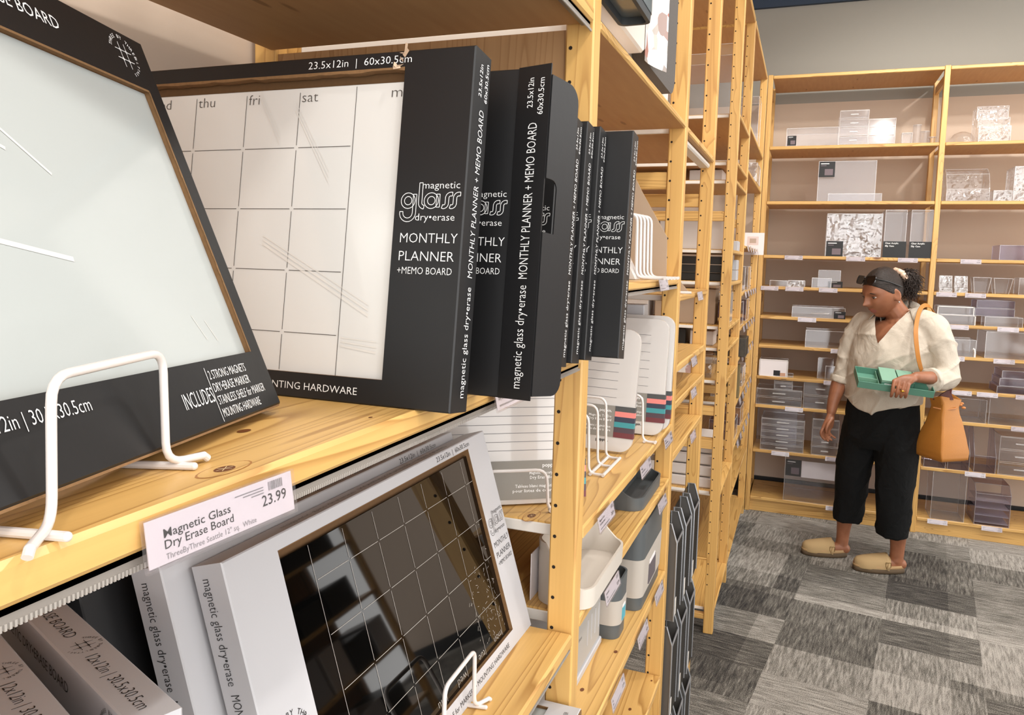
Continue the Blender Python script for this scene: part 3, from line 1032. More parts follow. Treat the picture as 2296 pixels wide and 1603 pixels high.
def do_board(label, loc, rot, w=.24, h=.285, lines=7, s0=.030, s1=.095, words=('Magnetic To-Do', 'Dry Erase Board', 'Tableau blanc magnétique', 'pour listes de choses à faire'), name='dry_erase_board'):
    """rounded enamel board, seen from local -Y; right bottom corner at the origin"""
    t = thing(name, label, 'white board', loc, rot, 'rounded white boards in grey sleeves')
    b = MB()
    M = Matrix(((1, 0, 0, 0), (0, 0, 1, 0), (0, 1, 0, 0), (0, 0, 0, 1)))
    rr = rrect(-w, 0, 0, h, .026, 7)
    ins = rrect(-w + .010, .010, -.010, h - .010, .018, 7)
    b.ring([[(x, .014, z) for x, z in rr], [(x, .004, z) for x, z in rr], [(x * .996 - w * .002, .0008, z * .996 + h * .002) for x, z in rr], [(x, 0, z) for x, z in ins]])
    for i in range(lines):
        z = h - .038 - i * (h - s1 - .055) / max(1, lines - 1)
        b.line((-w + .025, -.0003, z), (-.040, -.0003, z), .0009, (0, -1, 0), 1)
    build(b, 'board', [MAT['enamel'], MAT['grey_ink']], t)
    s = MB().box((-w - .0008, -.0016, s0), (.0008, .0152, s1), 0)
    u, z = (1, 0, 0), (0, 0, 1)
    for i in range(6):
        zz = s0 + (s1 - s0) * (5 - i) / 6
        s.box((-.040, -.0020, zz), (.0012, .0156, zz + (s1 - s0) / 6), 2 + i)
    s.text('poppin.', .0085, frame((-.047, -.0016, s0 + .0515), u, z), 1, width=.026, align='RIGHT', weight=.02)
    for i, (q, zz) in enumerate(zip(words, (.0700, .0625, .0490, .0415))):
        s.text(q, .0072, frame((-.047, -.0016, s0 - .030 + zz), u, z), 1, width=(.048, .047, .072, .076)[i], align='RIGHT', weight=.01, res=1)
    build(s, 'sleeve', [MAT['sleeve_grey'], MAT['white_ink']] + STR, t)
    p = MB().text('poppin.', .0085, frame((-.050, -.0004, .020), u, z), 0, width=.026, align='RIGHT', weight=.02)
    build(p, 'maker_mark', MAT['black_ink'], t)
    return t


LB = -R(7)
do_board('rounded white list board nearest, half behind the scratched pine post', (-.319, 1.203, 1.206), (-R(8), 0, R(34)), w=.27, h=.250, lines=10, s0=.008, s1=.070, words=('Magnetic Grocery List', 'Dry Erase Board', 'Tableau blanc magnétique', 'pour listes de courses'))
do_board('rounded white to do board standing in the triple wire stand', (-.316, 1.545, 1.207), (LB, R(1.5), R(2)), w=.235, h=.256)
do_board('rounded white weekly board behind the to do board', (-.286, 1.742, 1.206), (LB, 0, 0), w=.24, h=.268, lines=7, words=('Magnetic Weekly', 'Dry Erase Board', 'Tableau blanc magnétique', 'pour la semaine'))
do_board('rounded white board rearmost, its rim tight against the next pine post', (-.281, 1.800, 1.206), (LB * .7, 0, 0), w=.24, h=.272, lines=7, words=('Magnetic Weekly', 'Dry Erase Board', 'Tableau blanc magnétique', 'pour la semaine'))


def file_stand(label, loc, rot, n=3, w=.10, h=.118, step=.055, r=.0024, rise=.0):
    """nested wire loops on two floor rods, local X across, local Y to the back"""
    t = thing('wire_sorter', label, 'stand', loc, rot)
    for i in range(n):
        y = step * i
        hh = h + rise * i
        p = fillet([(.5 * w + .030, y, r), (.5 * w, y, r), (.5 * w - .004, y, hh), (-.5 * w - .06, y, hh), (-.5 * w - .06, y, r)], .018)
        build(MB().tube(p, r, 9), 'wire_loop', MAT['white_wire'], t)
    for x in (.5 * w + .028, .5 * w + .004):
        build(MB().tube([(x, -.004, r), (x, step * (n - 1) + .004, r)], r * 1.25, 9), 'floor_rod', MAT['white_wire'], t)
    return t


file_stand('white triple wire stand in front of the to do board', (-.402, 1.365, 1.2045), (0, 0, R(0)), 3, w=.09, h=.115, step=.066, r=.0026, rise=.004)
file_stand('white wire loop in front of the nearest list board', (-.3785, 1.118, 1.2045), (0, 0, R(33)), 1, w=.045, h=.068, step=.05, r=.0026)
file_stand('white wire stand beside the weekly board', (-.362, 1.672, 1.2045), (0, 0, 0), 1, w=.09, h=.105, step=.05, r=.0026)

# white carton panel standing behind the boards
cb = MB().box((-.20, 0, 0), (0, .05, .295)).bevel(.0015)
tag(build(cb, 'carton', MAT['white_card'], loc=(-.36, 1.845, 1.2045)), 'plain white carton behind the rearmost rounded board', 'box')

# ------------------------------------------------------------------ trays
MAT['tray_white'] = plain('white_plastic', '#CEC6BC', .35)
MAT['tray_grey'] = plain('dark_grey_plastic', '#55595B', .45, bump=.05, bscale=400)


def bin_shape(mb, x0, y0, x1, y1, r, z0, z1, th, taper=.0, lowx=None, n=6, mi=0):
    """open rounded tub; lowx gives the rim height along x as a function"""
    o = rrect(x0, y0, x1, y1, r, n)
    i_ = rrect(x0 + th, y0 + th, x1 - th, y1 - th, max(.001, r - th), n)
    cx, cy = (x0 + x1) / 2, (y0 + y1) / 2

    def S(pts, z, k):
        return [(cx + (x - cx) * k, cy + (y - cy) * k, z if lowx is None or z == z0 else None) for x, y in pts]
    k0 = 1 - taper
    rim = (lambda x, y: z1) if lowx is None else lowx
    bot = [(cx + (x - cx) * k0, cy + (y - cy) * k0, z0) for x, y in o]
    top = [(x, y, rim(x, y)) for x, y in o]
    topi = [(x, y, rim(x, y)) for x, y in i_]
    boti = [(cx + (x - cx) * k0, cy + (y - cy) * k0, z0 + th) for x, y in i_]
    mb.ring([bot, top, topi, boti], mi)
    return mb


def low_tray(label, mat, loc, rot=(0, 0, 0), d=.25, w=.25, hb=.092, hf=.048, divider=False):
    """tray with sloping sides: high at the back (local -X), low front"""
    t = thing('letter_tray', label, 'tray', loc, rot)
    rim = lambda x, y: hf + (hb - hf) * min(1, max(0, (-x - .016) / (d - .034))) ** 1.3
    b = bin_shape(MB(), -d, 0, 0, w, .034, 0, hf, .0042, .015, rim)
    build(b, 'tub', mat, t, angle=40)
    if divider:
        build(MB().box((-.068, .006, .004), (-.062, w - .006, .030)).bevel(.002), 'divider', mat, t)
        build(MB().box((-.098, w - .060, .030), (-.080, w - .025, .0315)), 'paper_slip', MAT['paper'], t)
    return t


low_tray('dark grey plastic tray with a divider on the middle board', MAT['tray_grey'], (-.300, 1.603, 1.0655), d=.115, w=.258, hb=.080, hf=.028, divider=True)
low_tray('cream white plastic tray on the middle board beside the scratched post', MAT['tray_white'], (-.278, 1.100, 1.0655), d=.094, w=.255, hb=.098, hf=.032)
# paper inserts leaning at the back of the white tray
tag(build(MB().box((-.0015, 0, 0), (0, .06, .075)), 'paper_insert', MAT['paper'], loc=(-.3765, 1.108, 1.0655)), 'thin white paper card leaning behind the white tray', 'card')


def sleeved_bin(label, loc, d, w, h, s0, s1, accent, rot=(0, 0, 0)):
    t = thing('storage_bin', label, 'bin', loc, rot, 'grey plastic bins with a paper sleeve')
    rim = lambda x, y: h - .016 * min(1, max(0, (x + .05) / .05)) if False else h
    b = bin_shape(MB(), -d, 0, 0, w, min(.024, w * .3), 0, h, .004, .07)
    build(b, 'tub', MAT['tray_grey'], t, angle=40)
    s = MB()
    k = lambda z: 1 - .07 * (1 - z / h)
    cx, cy = -d / 2, w / 2
    A = rrect(-d, 0, 0, w, min(.024, w * .3), 6)
    f = lambda z, e: [(cx + (x - cx) * (k(z) + e / d), cy + (y - cy) * (k(z) + e / w), z) for x, y in A]
    s.ring([f(s0, .001), f(s0, .003), f(s1, .003), f(s1, .001)], 0, None, False, True)
    xx = cx + d / 2 * k((s0 + s1) / 2) + .0019
    za, zb = s0 + (s1 - s0) * .10, s0 + (s1 - s0) * .62
    s.box((xx - .0015, w * .30, za), (xx + .0007, w * .62, zb), 1)
    s.box((xx - .0015, w * .33, zb), (xx + .0009, w * .58, zb + (s1 - s0) * .10), 2)
    build(s, 'paper_sleeve', [plain('pale_grey_sleeve', '#B5ADA4', .6), accent, MAT['paper']], t)
    return t


sleeved_bin('tall grey plastic bin with a pale sleeve and a dark picture', (-.298, 1.640, .8245), .13, .262, .200, .030, .118, plain('sleeve_photo_slate', '#5D565C', .5))
sleeved_bin('small grey plastic bin with a pale sleeve and a turquoise picture', (-.316, 1.497, .8245), .085, .085, .128, .030, .082, plain('sleeve_photo_turquoise', '#4FA3B4', .5))
# pale file box at the near end of that board
fb = thing('file_box', 'pale grey file box with a white base at the near end of the bins\' board', 'box', (-.352, 1.180, .8245))
m = MB().box((-.20, 0, .014), (0, .30, .122)).bevel(.003)
for i in range(4):
    m.box((-.0005, .20 + .028 * i - (.0), .040), (.0006, .205 + .028 * i, .092), 1)
for i in range(3):
    m.text('file box', .011, frame((0, .02 + .05 * i, .075), (0, 1, 0), (0, 0, 1)), 2, width=.04)
build(m, 'body', [plain('pale_file_box', '#A9A6A2', .5), MAT['white_card'], MAT['grey_ink']], fb)
build(MB().box((-.205, -.003, 0), (.004, .303, .014)).bevel(.002), 'base', MAT['white_card'], fb)
build(MB().box((-.203, -.002, .122), (.002, .302, .136)).bevel(.004), 'lid', plain('pale_blue_lid', '#C5CCD0', .45), fb)
# dark carton low at the back
dk = thing('carton', 'dark carton with pink label and pale letters under the bins\' board', 'box', (-.42, 1.62, .5445))
m = MB().box((-.2, 0, 0), (0, .27, .20)).bevel(.0015)
m.box((-.198, .01, .02), (.0006, .262, .13), 2)
m.text('keeper', .030, frame((.0006, .262, .145), (0, -1, 0), (0, 0, -1)), 1, width=.12, weight=.03)
build(m, 'body', [MAT['black_card'], MAT['white_ink'], plain('dusty_pink_print', '#8A6C6C', .5)], dk)

# ------------------------------------------------------------------ display panel with cup and felt, above
dp = thing('display_panel', 'tall white display panel standing on the high board', 'display', (-.330, 1.092, 1.9405))
build(MB().box((-.008, 0, 0), (0, .780, .52)).bevel(.001), 'panel', plain('white_panel', '#EDEAEC', .3, coat=.4), dp)
M = Matrix(((0, 0, 1, 0), (1, 0, 0, 0), (0, 1, 0, 0), (0, 0, 0, 1)))
ws = thing('white_tray_board', 'white rounded pin board with thick rim on the display panel', 'board', (-.329, 1.10, 1.9605))
build(MB().prism(rrect(-.05, .018, .345, .42, .03), .030, 0, M).bevel(.004), 'body', plain('cream_white_board', '#E5DDD4', .25, coat=.5), ws)
cu = thing('pen_cup', 'grey magnetic pen cup hanging on the display panel', 'cup', (-.302, 1.100, 1.985))
m = bin_shape(MB(), 0, 0, .055, .140, .014, 0, .19, .004, .0)
m.ring([[(x, y, -.012) for x, y in rrect(.002, .002, .053, .138, .013)], [(x, y, -.0005) for x, y in rrect(.001, .001, .054, .139, .013)], [(x, y, -.0005) for x, y in rrect(.008, .008, .047, .132, .010)], [(x, y, -.012) for x, y in rrect(.008, .008, .047, .132, .010)]], 1, None, False, True)
build(m, 'body', [plain('slate_grey_plastic', '#6F7678', .3, coat=.3), plain('dark_rubber_pad', '#3B3F42', .6)], cu)
fe = thing('felt_board', 'dark grey felt pin board with rounded corners on the display panel', 'board', (-.329, 1.445, 1.9655))
build(MB().prism(rrect(0, .012, .365, .46, .05), .024, 0, M), 'felt', plain('charcoal_felt', '#57524F', .95, var=.35, bscale=500, bump=.6), fe)
ph = thing('photo_print', 'curled photo print pinned to the grey felt board', 'photo', (-.301, 1.430, 1.968))
m = MB()
for i in range(8):
    a0, a1 = i / 8, (i + 1) / 8
    f_ = lambda a: (.003 + .022 * (1 - math.cos(a * 1.6)), .10 * a)
    (xa, ya), (xb, yb) = f_(a0), f_(a1)
    m.add([(xa, ya, .0), (xb, yb, .0), (xb, yb, .22), (xa, ya, .22), (xa + .0006, ya, .0), (xb + .0006, yb, .0), (xb + .0006, yb, .22), (xa + .0006, ya, .22)], [(0, 1, 2, 3), (4, 7, 6, 5), (0, 4, 5, 1), (3, 2, 6, 7)])
nm = N('photo_picture')
tc = nm.n('TexCoord').outputs['Object']
vz = nm.n('TexVoronoi', {'Vector': tc, 'Scale': 32.0})
nm.p(Base_Color=nm.ramp(nm.n('SeparateColor', {0: vz.outputs['Color']}).outputs[0], [(0, lin('#F2EEEA')), (.45, lin('#F2EEEA')), (.55, lin('#A5533F')), (.75, lin('#8D8781')), (1, lin('#E9D8CD'))]), Roughness=.3)
build(m, 'print', nm.mat, ph)

# ------------------------------------------------------------------ nested bookends and odds on the high board
for i in range(5):
    e = thing('wire_bookend', 'white wire bookend, %s of the five nested on the high board' % ('frontmost', 'second', 'middle', 'fourth', 'rearmost')[i], 'bookend', (-.396 + .003 * i, 1.545 + .022 * i, 1.5662), (0, 0, R(4)), 'nested white wire bookends')
    p = fillet([(.135, 0, .004), (.075, 0, .004), (.072, 0, .132), (-.10, 0, .132), (-.10, 0, .004)], .016)
    build(MB().tube(p, .0030, 9), 'loop', MAT['white_wire'], e)
    build(MB().tube([(.133, -.009, .004), (.133, .009, .004)], .0034, 8), 'cross_bar', MAT['white_wire'], e)
MAT['frosted'] = plain('frosted_tan_sheet', '#B29C86', .3, coat=.4)
sh = MB()
sh.prism([(-.25, 0), (-.003, 0), (-.006, .095), (-.07, .2), (-.105, .265), (-.25, .2)], .004, 0, Matrix(((1, 0, 0, 0), (0, .05, 1, 0), (0, 1, 0, 0), (0, 0, 0, 1))))
tag(build(sh, 'leaning_sheet', MAT['frosted'], loc=(-.300, 1.80, 1.5665)), 'tan reflective sheet leaning behind the nested wire bookends', 'sheet')
sl = MB().box((-.007, 0, 0), (.007, .10, .20)).bevel(.002)
o = build(sl, 'slate_slab', plain('slate_grey_stone', '#5E5850', .7, var=.3, bscale=60), loc=(-.385, 1.42, 1.5675))
o.rotation_euler = (0, R(-31), 0)
tag(o, 'thin dark slate leaning left of the wire bookends', 'slab')
dm = MB().prism(arc((0, 0), .085, 0, 180, 14), .05, 0, Matrix(((1, 0, 0, 0), (0, 0, 1, 0), (0, 1, 0, 0), (0, 0, 0, 1))))
tag(build(dm, 'felt_dome', plain('grey_felt', '#7B7B7C', .95, var=.3, bscale=300), loc=(-.455, 1.43, 1.567)), 'grey felt half round holder beside the slate', 'holder')
wd = MB().prism([(0, 0), (.055, 0), (0, .11)], .05, 0, Matrix(((1, 0, 0, 0), (0, 0, 1, 0), (0, 1, 0, 0), (0, 0, 0, 1))))
tag(build(wd, 'white_wedge', MAT['enamel'], loc=(-.372, 1.52, 1.567)), 'small white wedge between the slate and the wire bookends', 'wedge')
e = thing('wire_bookend', 'single white wire bookend in the narrow bay', 'bookend', (-.37, 1.99, 1.5235), (0, 0, R(4)))
p = fillet([(.10, 0, .004), (.050, 0, .004), (.047, 0, .10), (-.09, 0, .10), (-.09, 0, .004)], .014)
build(MB().tube(p, .0034, 9), 'loop', MAT['white_wire'], e)
ts = MB().prism([(-.10, 0), (.11, 0), (.0, .13)], .004, 0, Matrix(((1, 0, 0, 0), (0, 0, 1, 0), (0, 1, 0, 0), (0, 0, 0, 1))))
tag(build(ts, 'leaning_sheet', MAT['frosted'], loc=(-.40, 2.10, 1.5235)), 'tan triangular sheet behind the single wire bookend', 'sheet')

# ------------------------------------------------------------------ hanging mesh files between the second and third ladder
def mesh_mat():
    m = N('black_wire_mesh')
    tc = m.n('TexCoord').outputs['Object']
    w1 = m.n('TexWave', {'Vector': tc, 'Scale': 90.0}, wave_type='BANDS', bands_direction='DIAGONAL')
    mp = m.n('VectorMath', {0: tc, 1: (1, -1, 1)}, operation='MULTIPLY').outputs[0]
    w2 = m.n('TexWave', {'Vector': mp, 'Scale': 90.0}, wave_type='BANDS', bands_direction='DIAGONAL')
    al = m.math('GREATER_THAN', m.math('MAXIMUM', w1.outputs[0], w2.outputs[0]), .62)
    m.p(Base_Color=lin('#26231F'), Roughness=.4, Metallic=.6, Alpha=al)
    return m.mat


MAT['mesh'] = mesh_mat()
MAT['steel'] = plain('dark_grey_steel', '#4A4C52', .3, metal=.55)


def mesh_file(label, loc, group='hanging mesh files'):
    """slim hanging pocket; local X sticks out to the aisle, local Y along it"""
    t = thing('mesh_file', label, 'file holder', loc, (0, 0, 0), group)
    L, H, D = .108, .260, .034
    prof = [(0, 0), (D, 0), (D, H - .050), (D - .016, H), (0, H)]
    for y in (0, L):
        M = Matrix(((1, 0, 0, 0), (0, 0, 1, y), (0, 1, 0, 0), (0, 0, 0, 1)))
        build(MB().prism(prof, .0016, 0, M), 'end_plate', MAT['steel'], t)
        build(MB().tube([(x, y, z) for x, z in prof], .0024, 7, 0, None, True), 'rim', MAT['steel_light'], t)
    build(MB().box((D - .0012, .002, .002), (D, L - .002, H - .055)), 'mesh_front', MAT['mesh'], t)
    build(MB().box((0, .002, .002), (.0012, L - .002, H - .002)), 'mesh_back', MAT['mesh'], t)
    build(MB().box((.001, .002, 0), (D - .001, L - .002, .0015)), 'mesh_floor', MAT['mesh'], t)
    build(MB().tube([(D, 0, H - .05), (D, L, H - .05)], .0026, 7), 'front_rail', MAT['steel_light'], t)
    build(MB().box((D, .008, .010), (D + .0012, .030, .055)), 'tag_strip', MAT['white_metal'], t)
    return t


MAT['steel'] = plain('grey_brushed_steel', '#5E5B58', .35, metal=.35)
MAT['steel_light'] = plain('light_steel_rim', '#9A9CA0', .3, metal=.5)
k = 0
for j, z in enumerate((.670, .392, .115)):
    for i in range(3):
        mesh_file('black mesh file, %s of three in the %s hanging row' % (('nearest', 'middle', 'farthest')[i], ('upper', 'middle', 'lowest')[j]), (-.306 + .006 * i, 1.962 + .118 * i, z + .008 * i))
# ------------------------------------------------------------------ clear goods on the back shelving
YG = YB + .012


def edges(m, w, d, h, e=.0022, mi=1, lid=False):
    for x in (0, w):
        for y in (0, d):
            m.box((x - e / 2, y - e / 2, 0), (x + e / 2, y + e / 2, h), mi)
    for z in ((0, h) if lid is not None else (0,)):
        for y in (0, d):
            m.box((0, y - e / 2, z - e / 2), (w, y + e / 2, z + e / 2), mi)
        for x in (0, w):
            m.box((x - e / 2, 0, z - e / 2), (x + e / 2, d, z + e / 2), mi)
    return m


def shell(m, w, d, h, lid=True, t=.002):
    m.box((0, 0, 0), (w, t, h)).box((0, d - t, 0), (w, d, h)).box((0, t, 0), (t, d - t, h)).box((w - t, t, 0), (w, d - t, h)).box((t, t, 0), (w - t, d - t, t))
    if lid:
        m.box((t, t, h - t), (w - t, d - t, h))
    return m


def clear_box(label, x0, x1, z, h, d=.22, y=YG, name='clear_box', mat='clear', em='edge', lid=True, cat='box', group=None, card=None):
    t = thing(name, label, cat, (x0, y, z), group=group)
    w = x1 - x0
    build(edges(shell(MB(), w, d, h, lid), w, d, h), 'body', [MAT[mat], MAT[em]], t)
    if card:
        black_card(t, *card)
    return t


def black_card(t, cx0, cx1, cz0, cz1, words=None, y=-.0015):
    m = MB().box((cx0, y - .001, cz0), (cx1, y, cz1))
    w, h = cx1 - cx0, cz1 - cz0
    if words:
        for i, s in enumerate(words):
            m.text(s, h * .14, frame((cx0 + w * .08, y - .001, cz1 - h * (.16 + .17 * i)), (1, 0, 0), (0, 0, 1)), 1, weight=.02, res=1)
    else:
        m.box((cx0 + w * .10, y - .0013, cz1 - h * .16), (cx0 + w * .62, y - .001, cz1 - h * .11), 1)
        m.box((cx0 + w * .10, y - .0013, cz1 - h * .28), (cx0 + w * .45, y - .001, cz1 - h * .24), 2)
        m.box((cx0 + w * .36, y - .0013, cz0 + h * .12), (cx0 + w * .88, y - .001, cz0 + h * .52), 2)
    build(m, 'printed_card', [MAT['black_card'], MAT['white_ink'], MAT['card_picture']], t)


MAT['card_picture'] = plain('card_picture_mauve', '#6E6066', .5)


def drawers(label, x0, x1, z, h, n, d=.24, y=YG, mat='clear', em='edge', group=None):
    t = thing('drawer_stack', label, 'drawers', (x0, y, z), group=group)
    w = x1 - x0
    build(edges(shell(MB(), w, d, h, True), w, d, h), 'frame', [MAT[mat], MAT[em]], t)
    hh = h / n
    for i in range(n):
        m = MB()
        z0, z1 = hh * i + .003, hh * (i + 1) - .003
        m.box((.004, -.003, z0), (w - .004, -.0005, z1)).box((.006, .004, z0 + .002), (w - .006, d - .008, z0 + .004))
        m.box((.004, -.0042, z0), (w - .004, -.003, z0 + .0022), 1).box((.004, -.0042, z1 - .0022), (w - .004, -.003, z1), 1)
        m.box((w * .36, -.012, (z0 + z1) / 2 - .003), (w * .64, -.0042, (z0 + z1) / 2 + .003), 1)
        build(m, 'drawer', [MAT[mat], MAT[em]], t)
    return t


def profile_holder(label, x0, x1, z, prof, y=YG, mat='clear', em='edge', name='magazine_holder', cat='holder', group=None):
    """side profile in the depth-height plane, spanned across the width"""
    t = thing(name, label, cat, (x0, y, z), group=group)
    w = x1 - x0
    M = Matrix(((0, 0, 1, 0), (1, 0, 0, 0), (0, 1, 0, 0), (0, 0, 0, 1)))
    M2 = M.copy()
    M2.translation = (w - .0022, 0, 0)
    m = MB().prism(prof, .0022, 0, M).prism(prof, .0022, 0, M2)
    n = len(prof)
    for i in range(n):
        (ya, za), (yb, zb) = prof[i], prof[(i + 1) % n]
        for xx in (0, w):
            m.tube([(xx, ya, za), (xx, yb, zb)], .0014, 5, 1)
        if i in (0, n - 1) or (i % 2 == 0):
            m.add([(0, ya, za), (w, ya, za), (w, yb, zb), (0, yb, zb), (0, ya, za + .002), (w, ya, za + .002), (w, yb, zb + .002), (0, yb, zb + .002)], [(0, 1, 2, 3), (7, 6, 5, 4), (0, 4, 5, 1), (2, 6, 7, 3)], 0)
        m.tube([(0, ya, za), (w, ya, za)], .0014, 5, 1)
    build(m, 'body', [MAT[mat], MAT[em]], t)
    return t


def tumbler(label, cx, z, r0, r1, h, y=YG + .06, square=False, name='clear_cup'):
    t = thing(name, label, 'cup', (cx, y, z))
    m = MB()
    n = 4 if square else 22
    M = Matrix.Rotation(PI / 4, 4, 'Z') if square else None
    k = math.sqrt(2) if square else 1
    m.lathe([(r0 * k, 0), (r1 * k, h), (r1 * k - .002, h), (r0 * k - .002, .003)], n, 0, M)
    m.lathe([(r1 * k + .0006, h - .002), (r1 * k + .0006, h), (r1 * k - .0026, h), (r1 * k - .0026, h - .002)], n, 1, M)
    if square:
        for i in range(4):
            a = PI / 4 + i * PI / 2 + PI / 4 - PI / 4
            c0 = Vector((r0 * k * math.cos(a), r0 * k * math.sin(a), 0))
            c1 = Vector((r1 * k * math.cos(a), r1 * k * math.sin(a), h))
            m.tube([M @ c0 if False else c0, c1], .0016, 5, 1)
    build(m, 'body', [MAT['clear'], MAT['edge']], t)
    return t


S = BZ
# shelf 2 from the top, left bay
clear_box('wide clear box with a small black card, left on the second back shelf', -.163, .136, S[1], .110, .25, card=(.006, .058, .004, .064))
drawers('clear stack of four small drawers on the second back shelf', .140, .300, S[1], .206, 4)
drawers('clear stack of three small drawers beside the four drawer stack', .304, .449, S[1], .150, 3)
tumbler('short clear square cup right of the drawer stacks', .518, S[1], .026, .028, .068, square=True)
tumbler('tall thin clear tube right of the drawer stacks', .571, S[1], .022, .024, .115, name='clear_tube')
tumbler('clear round cup beside the tall thin tube', .615, S[1], .024, .026, .076)
tumbler('low clear round dish nearest the middle post, second back shelf', .656, S[1], .022, .024, .042)
# right bay
MD = MB().lathe([(.065, 0), (.063, .03), (.048, .055), (.02, .068), (.002, .070)], 22, 0)
tag(build(MD, 'clear_dome', MAT['clear_film'], loc=(.815, YG + .08, S[1])), 'clear plastic dome right of the middle post, second back shelf', 'cover')
profile_holder('clear wrapped stepped riser reflecting the ceiling lights, second back shelf', .885, 1.045, S[1], [(.005, 0), (.005, .085), (.05, .085), (.05, .14), (.10, .14), (.10, .215), (.22, .215), (.22, 0)], mat='clear_film', name='stepped_riser', cat='riser')
# shelf 3
clear_box('large clear tray set upright with a black card at its corner, third back shelf', .037, .366, S[2], .252, .06, YG + .07, card=(.002, .094, .155, .250))
clear_box('low clear lid lying in front of the large upright tray', .10, .400, S[2], .046, .05, lid=True)
profile_holder('clear wrapped magazine holder glinting white, right bay, third back shelf', .745, .965, S[2], [(.005, 0), (.005, .07), (.05, .16), (.11, .195), (.24, .195), (.24, 0)], mat='clear_film')
clear_box('low clear wrapped tray right of the glinting magazine holder', .985, 1.075, S[2], .060, .2, mat='clear_film')
clear_box('tall clear box cut by the right edge, third back shelf', 1.082, 1.216, S[2], .195, .2, mat='clear_film')
# shelf 4
clear_box('clear wrapped box with a black pictured card, fourth back shelf', .105, .415, S[3], .262, .20, mat='clear_film', card=(.002, .098, .0, .094))
for x, s in ((.430, 'left'), (.571, 'right')):
    clear_box('clear slip case with black foot label, %s one of the pair' % s, x, x + .115, S[3], .285, .24, lid=False, card=(-.004, .122, .0, .098, ('The slip', 'Clear Acrylic', 'Slip Case')) if False else (-.004, .122, .0, .098, ('Clear Acrylic', 'Slip Case')), group='slip cases on the fourth back shelf')
clear_box('pale violet clear box at the right edge, fourth back shelf', 1.040, 1.240, S[3], .085, .2, mat='smoke', em='smoke_edge')
# shelf 5
clear_box('small clear box with dark paper inside, leftmost on the fifth back shelf', -.213, -.108, S[4], .036, .08)
clear_box('small clear wrapped pack, second on the fifth back shelf', -.103, -.004, S[4], .040, .08, mat='clear_film')
clear_box('clear divided box with a dark strip label, left of the woman\'s sunglasses', .038, .150, S[4], .060, .1, lid=False)
clear_box('clear upright bin behind the divided box on the fifth back shelf', .075, .205, S[4], .110, .06, YG + .12, lid=False, card=(.060, .145, .0, .040))
for x, s in ((.747, 'left'), (.827, 'right')):
    profile_holder('clear card easel with bright face, %s of the pair right of the post' % s, x, x + .066, S[4], [(.0, 0), (.002, .022), (.012, .022), (.035, .096), (.04, .096), (.05, 0)], name='card_easel', cat='easel', mat='clear_film', group='card easels on the fifth back shelf')
tumbler('clear flared square cup, nearer the card easels', .966, S[4], .034, .046, .094, square=True)
tumbler('clear flared square cup, farther from the card easels', 1.073, S[4], .034, .048, .092, square=True)
clear_box('clear box cut by the right edge, fifth back shelf', 1.150, 1.257, S[4], .096, .12)
# shelf 6
t = clear_box('long low clear drawer with pull and black label, sixth back shelf', -.069, .240, S[5], .066, .2, card=(.246, .312, .0, .046))
build(MB().tube(fillet([(.115, -.001, .030), (.115, -.014, .030), (.215, -.014, .030), (.215, -.001, .030)], .008), .0035, 8), 'pull', MAT['edge'], t)
MAT['white_edge'] = plain('white_acrylic_edge', '#E5E0DC', .3)
for i, (a, b, h, z0) in enumerate(((.745, .936, .048, .060), (.761, .950, .058, 0))):
    t = clear_box('long clear box edged white, %s of the two by the woman\'s shoulder' % ('upper', 'lower')[i], a, b, S[5] + z0, h, .10 + .02 * (1 - i), YG + .02 * i)
    e = MB()
    w = b - a
    for q in (((0, -.002, h - .005), (w, 0, h)), ((w - .005, -.002, 0), (w, 0, h)), ((0, -.002, 0), (.004, 0, h))):
        e.box(*q)
    build(e, 'front_edge', MAT['white_edge'], t)
for i, (a, b) in enumerate(((.956, 1.148), (.950, 1.150))):
    clear_box('long smoky clear box, %s of the stack at right on the sixth back shelf' % ('top', 'middle')[i], a, b, S[5] + (.106, .058)[i], .043, .16, YG + .05, mat='smoke', em='smoke_edge')
clear_box('long clear box at the front of the smoky stack, sixth back shelf', .994, 1.184, S[5], .056, .1)
# shelf 7
clear_box('long clear bin left of the woman\'s sleeve, seventh back shelf', .021, .290, S[6], .108, .2, lid=False)
clear_box('clear bin behind the woman\'s shoulder, seventh back shelf', .800, .960, S[6], .100, .18, lid=False)
fl = MB().tube([(0, 0, 0), (0, 0, .030), (-.004, 0, .046), (-.012, 0, .050)], .006, 8)
tag(build(fl, 'white_hook', MAT['white_edge'], loc=(.955, YG - .004, S[6])), 'small white hook standing at the edge of the seventh back shelf', 'hook')
clear_box('large clear bin at the right on the seventh back shelf', 1.008, 1.286, S[6], .155, .25, lid=False)
# shelf 8
t = clear_box('white boxed picture frame, leftmost on the eighth back shelf', -.247, -.075, S[7], .108, .10)
m = MB().box((.004, -.001, .004), (.168, .001, .104))
m.box((.088, -.0016, .006), (.128, -.001, .040), 1).box((.128, -.0016, .004), (.160, -.001, .026), 2)
build(m, 'printed_face', [MAT['paper'], MAT['black_card'], plain('skin_tone_print', '#C79A80', .5)], t)
for q in (((-.002, -.003, 0), (.174, -.001, .004)), ((-.002, -.003, .104), (.174, -.001, .108)), ((-.002, -.003, 0), (.002, -.001, .108)), ((.170, -.003, 0), (.174, -.001, .108))):
    build(MB().box(*q), 'frame_bar', MAT['white_edge'], t)
clear_box('clear frame at the back, left of the woman\'s elbow', .105, .195, S[7], .130, .04, YG + .07)
clear_box('small clear frame in front, left of the woman\'s elbow', .150, .232, S[7], .088, .03)
for i in range(3):
    clear_box('smoky stacked tray at right on the eighth back shelf, %s one' % ('lowest', 'middle', 'top')[i], 1.085 + .01 * i, 1.300, S[7] + .046 * i, .042, .2, mat='smoke', em='smoke_edge')
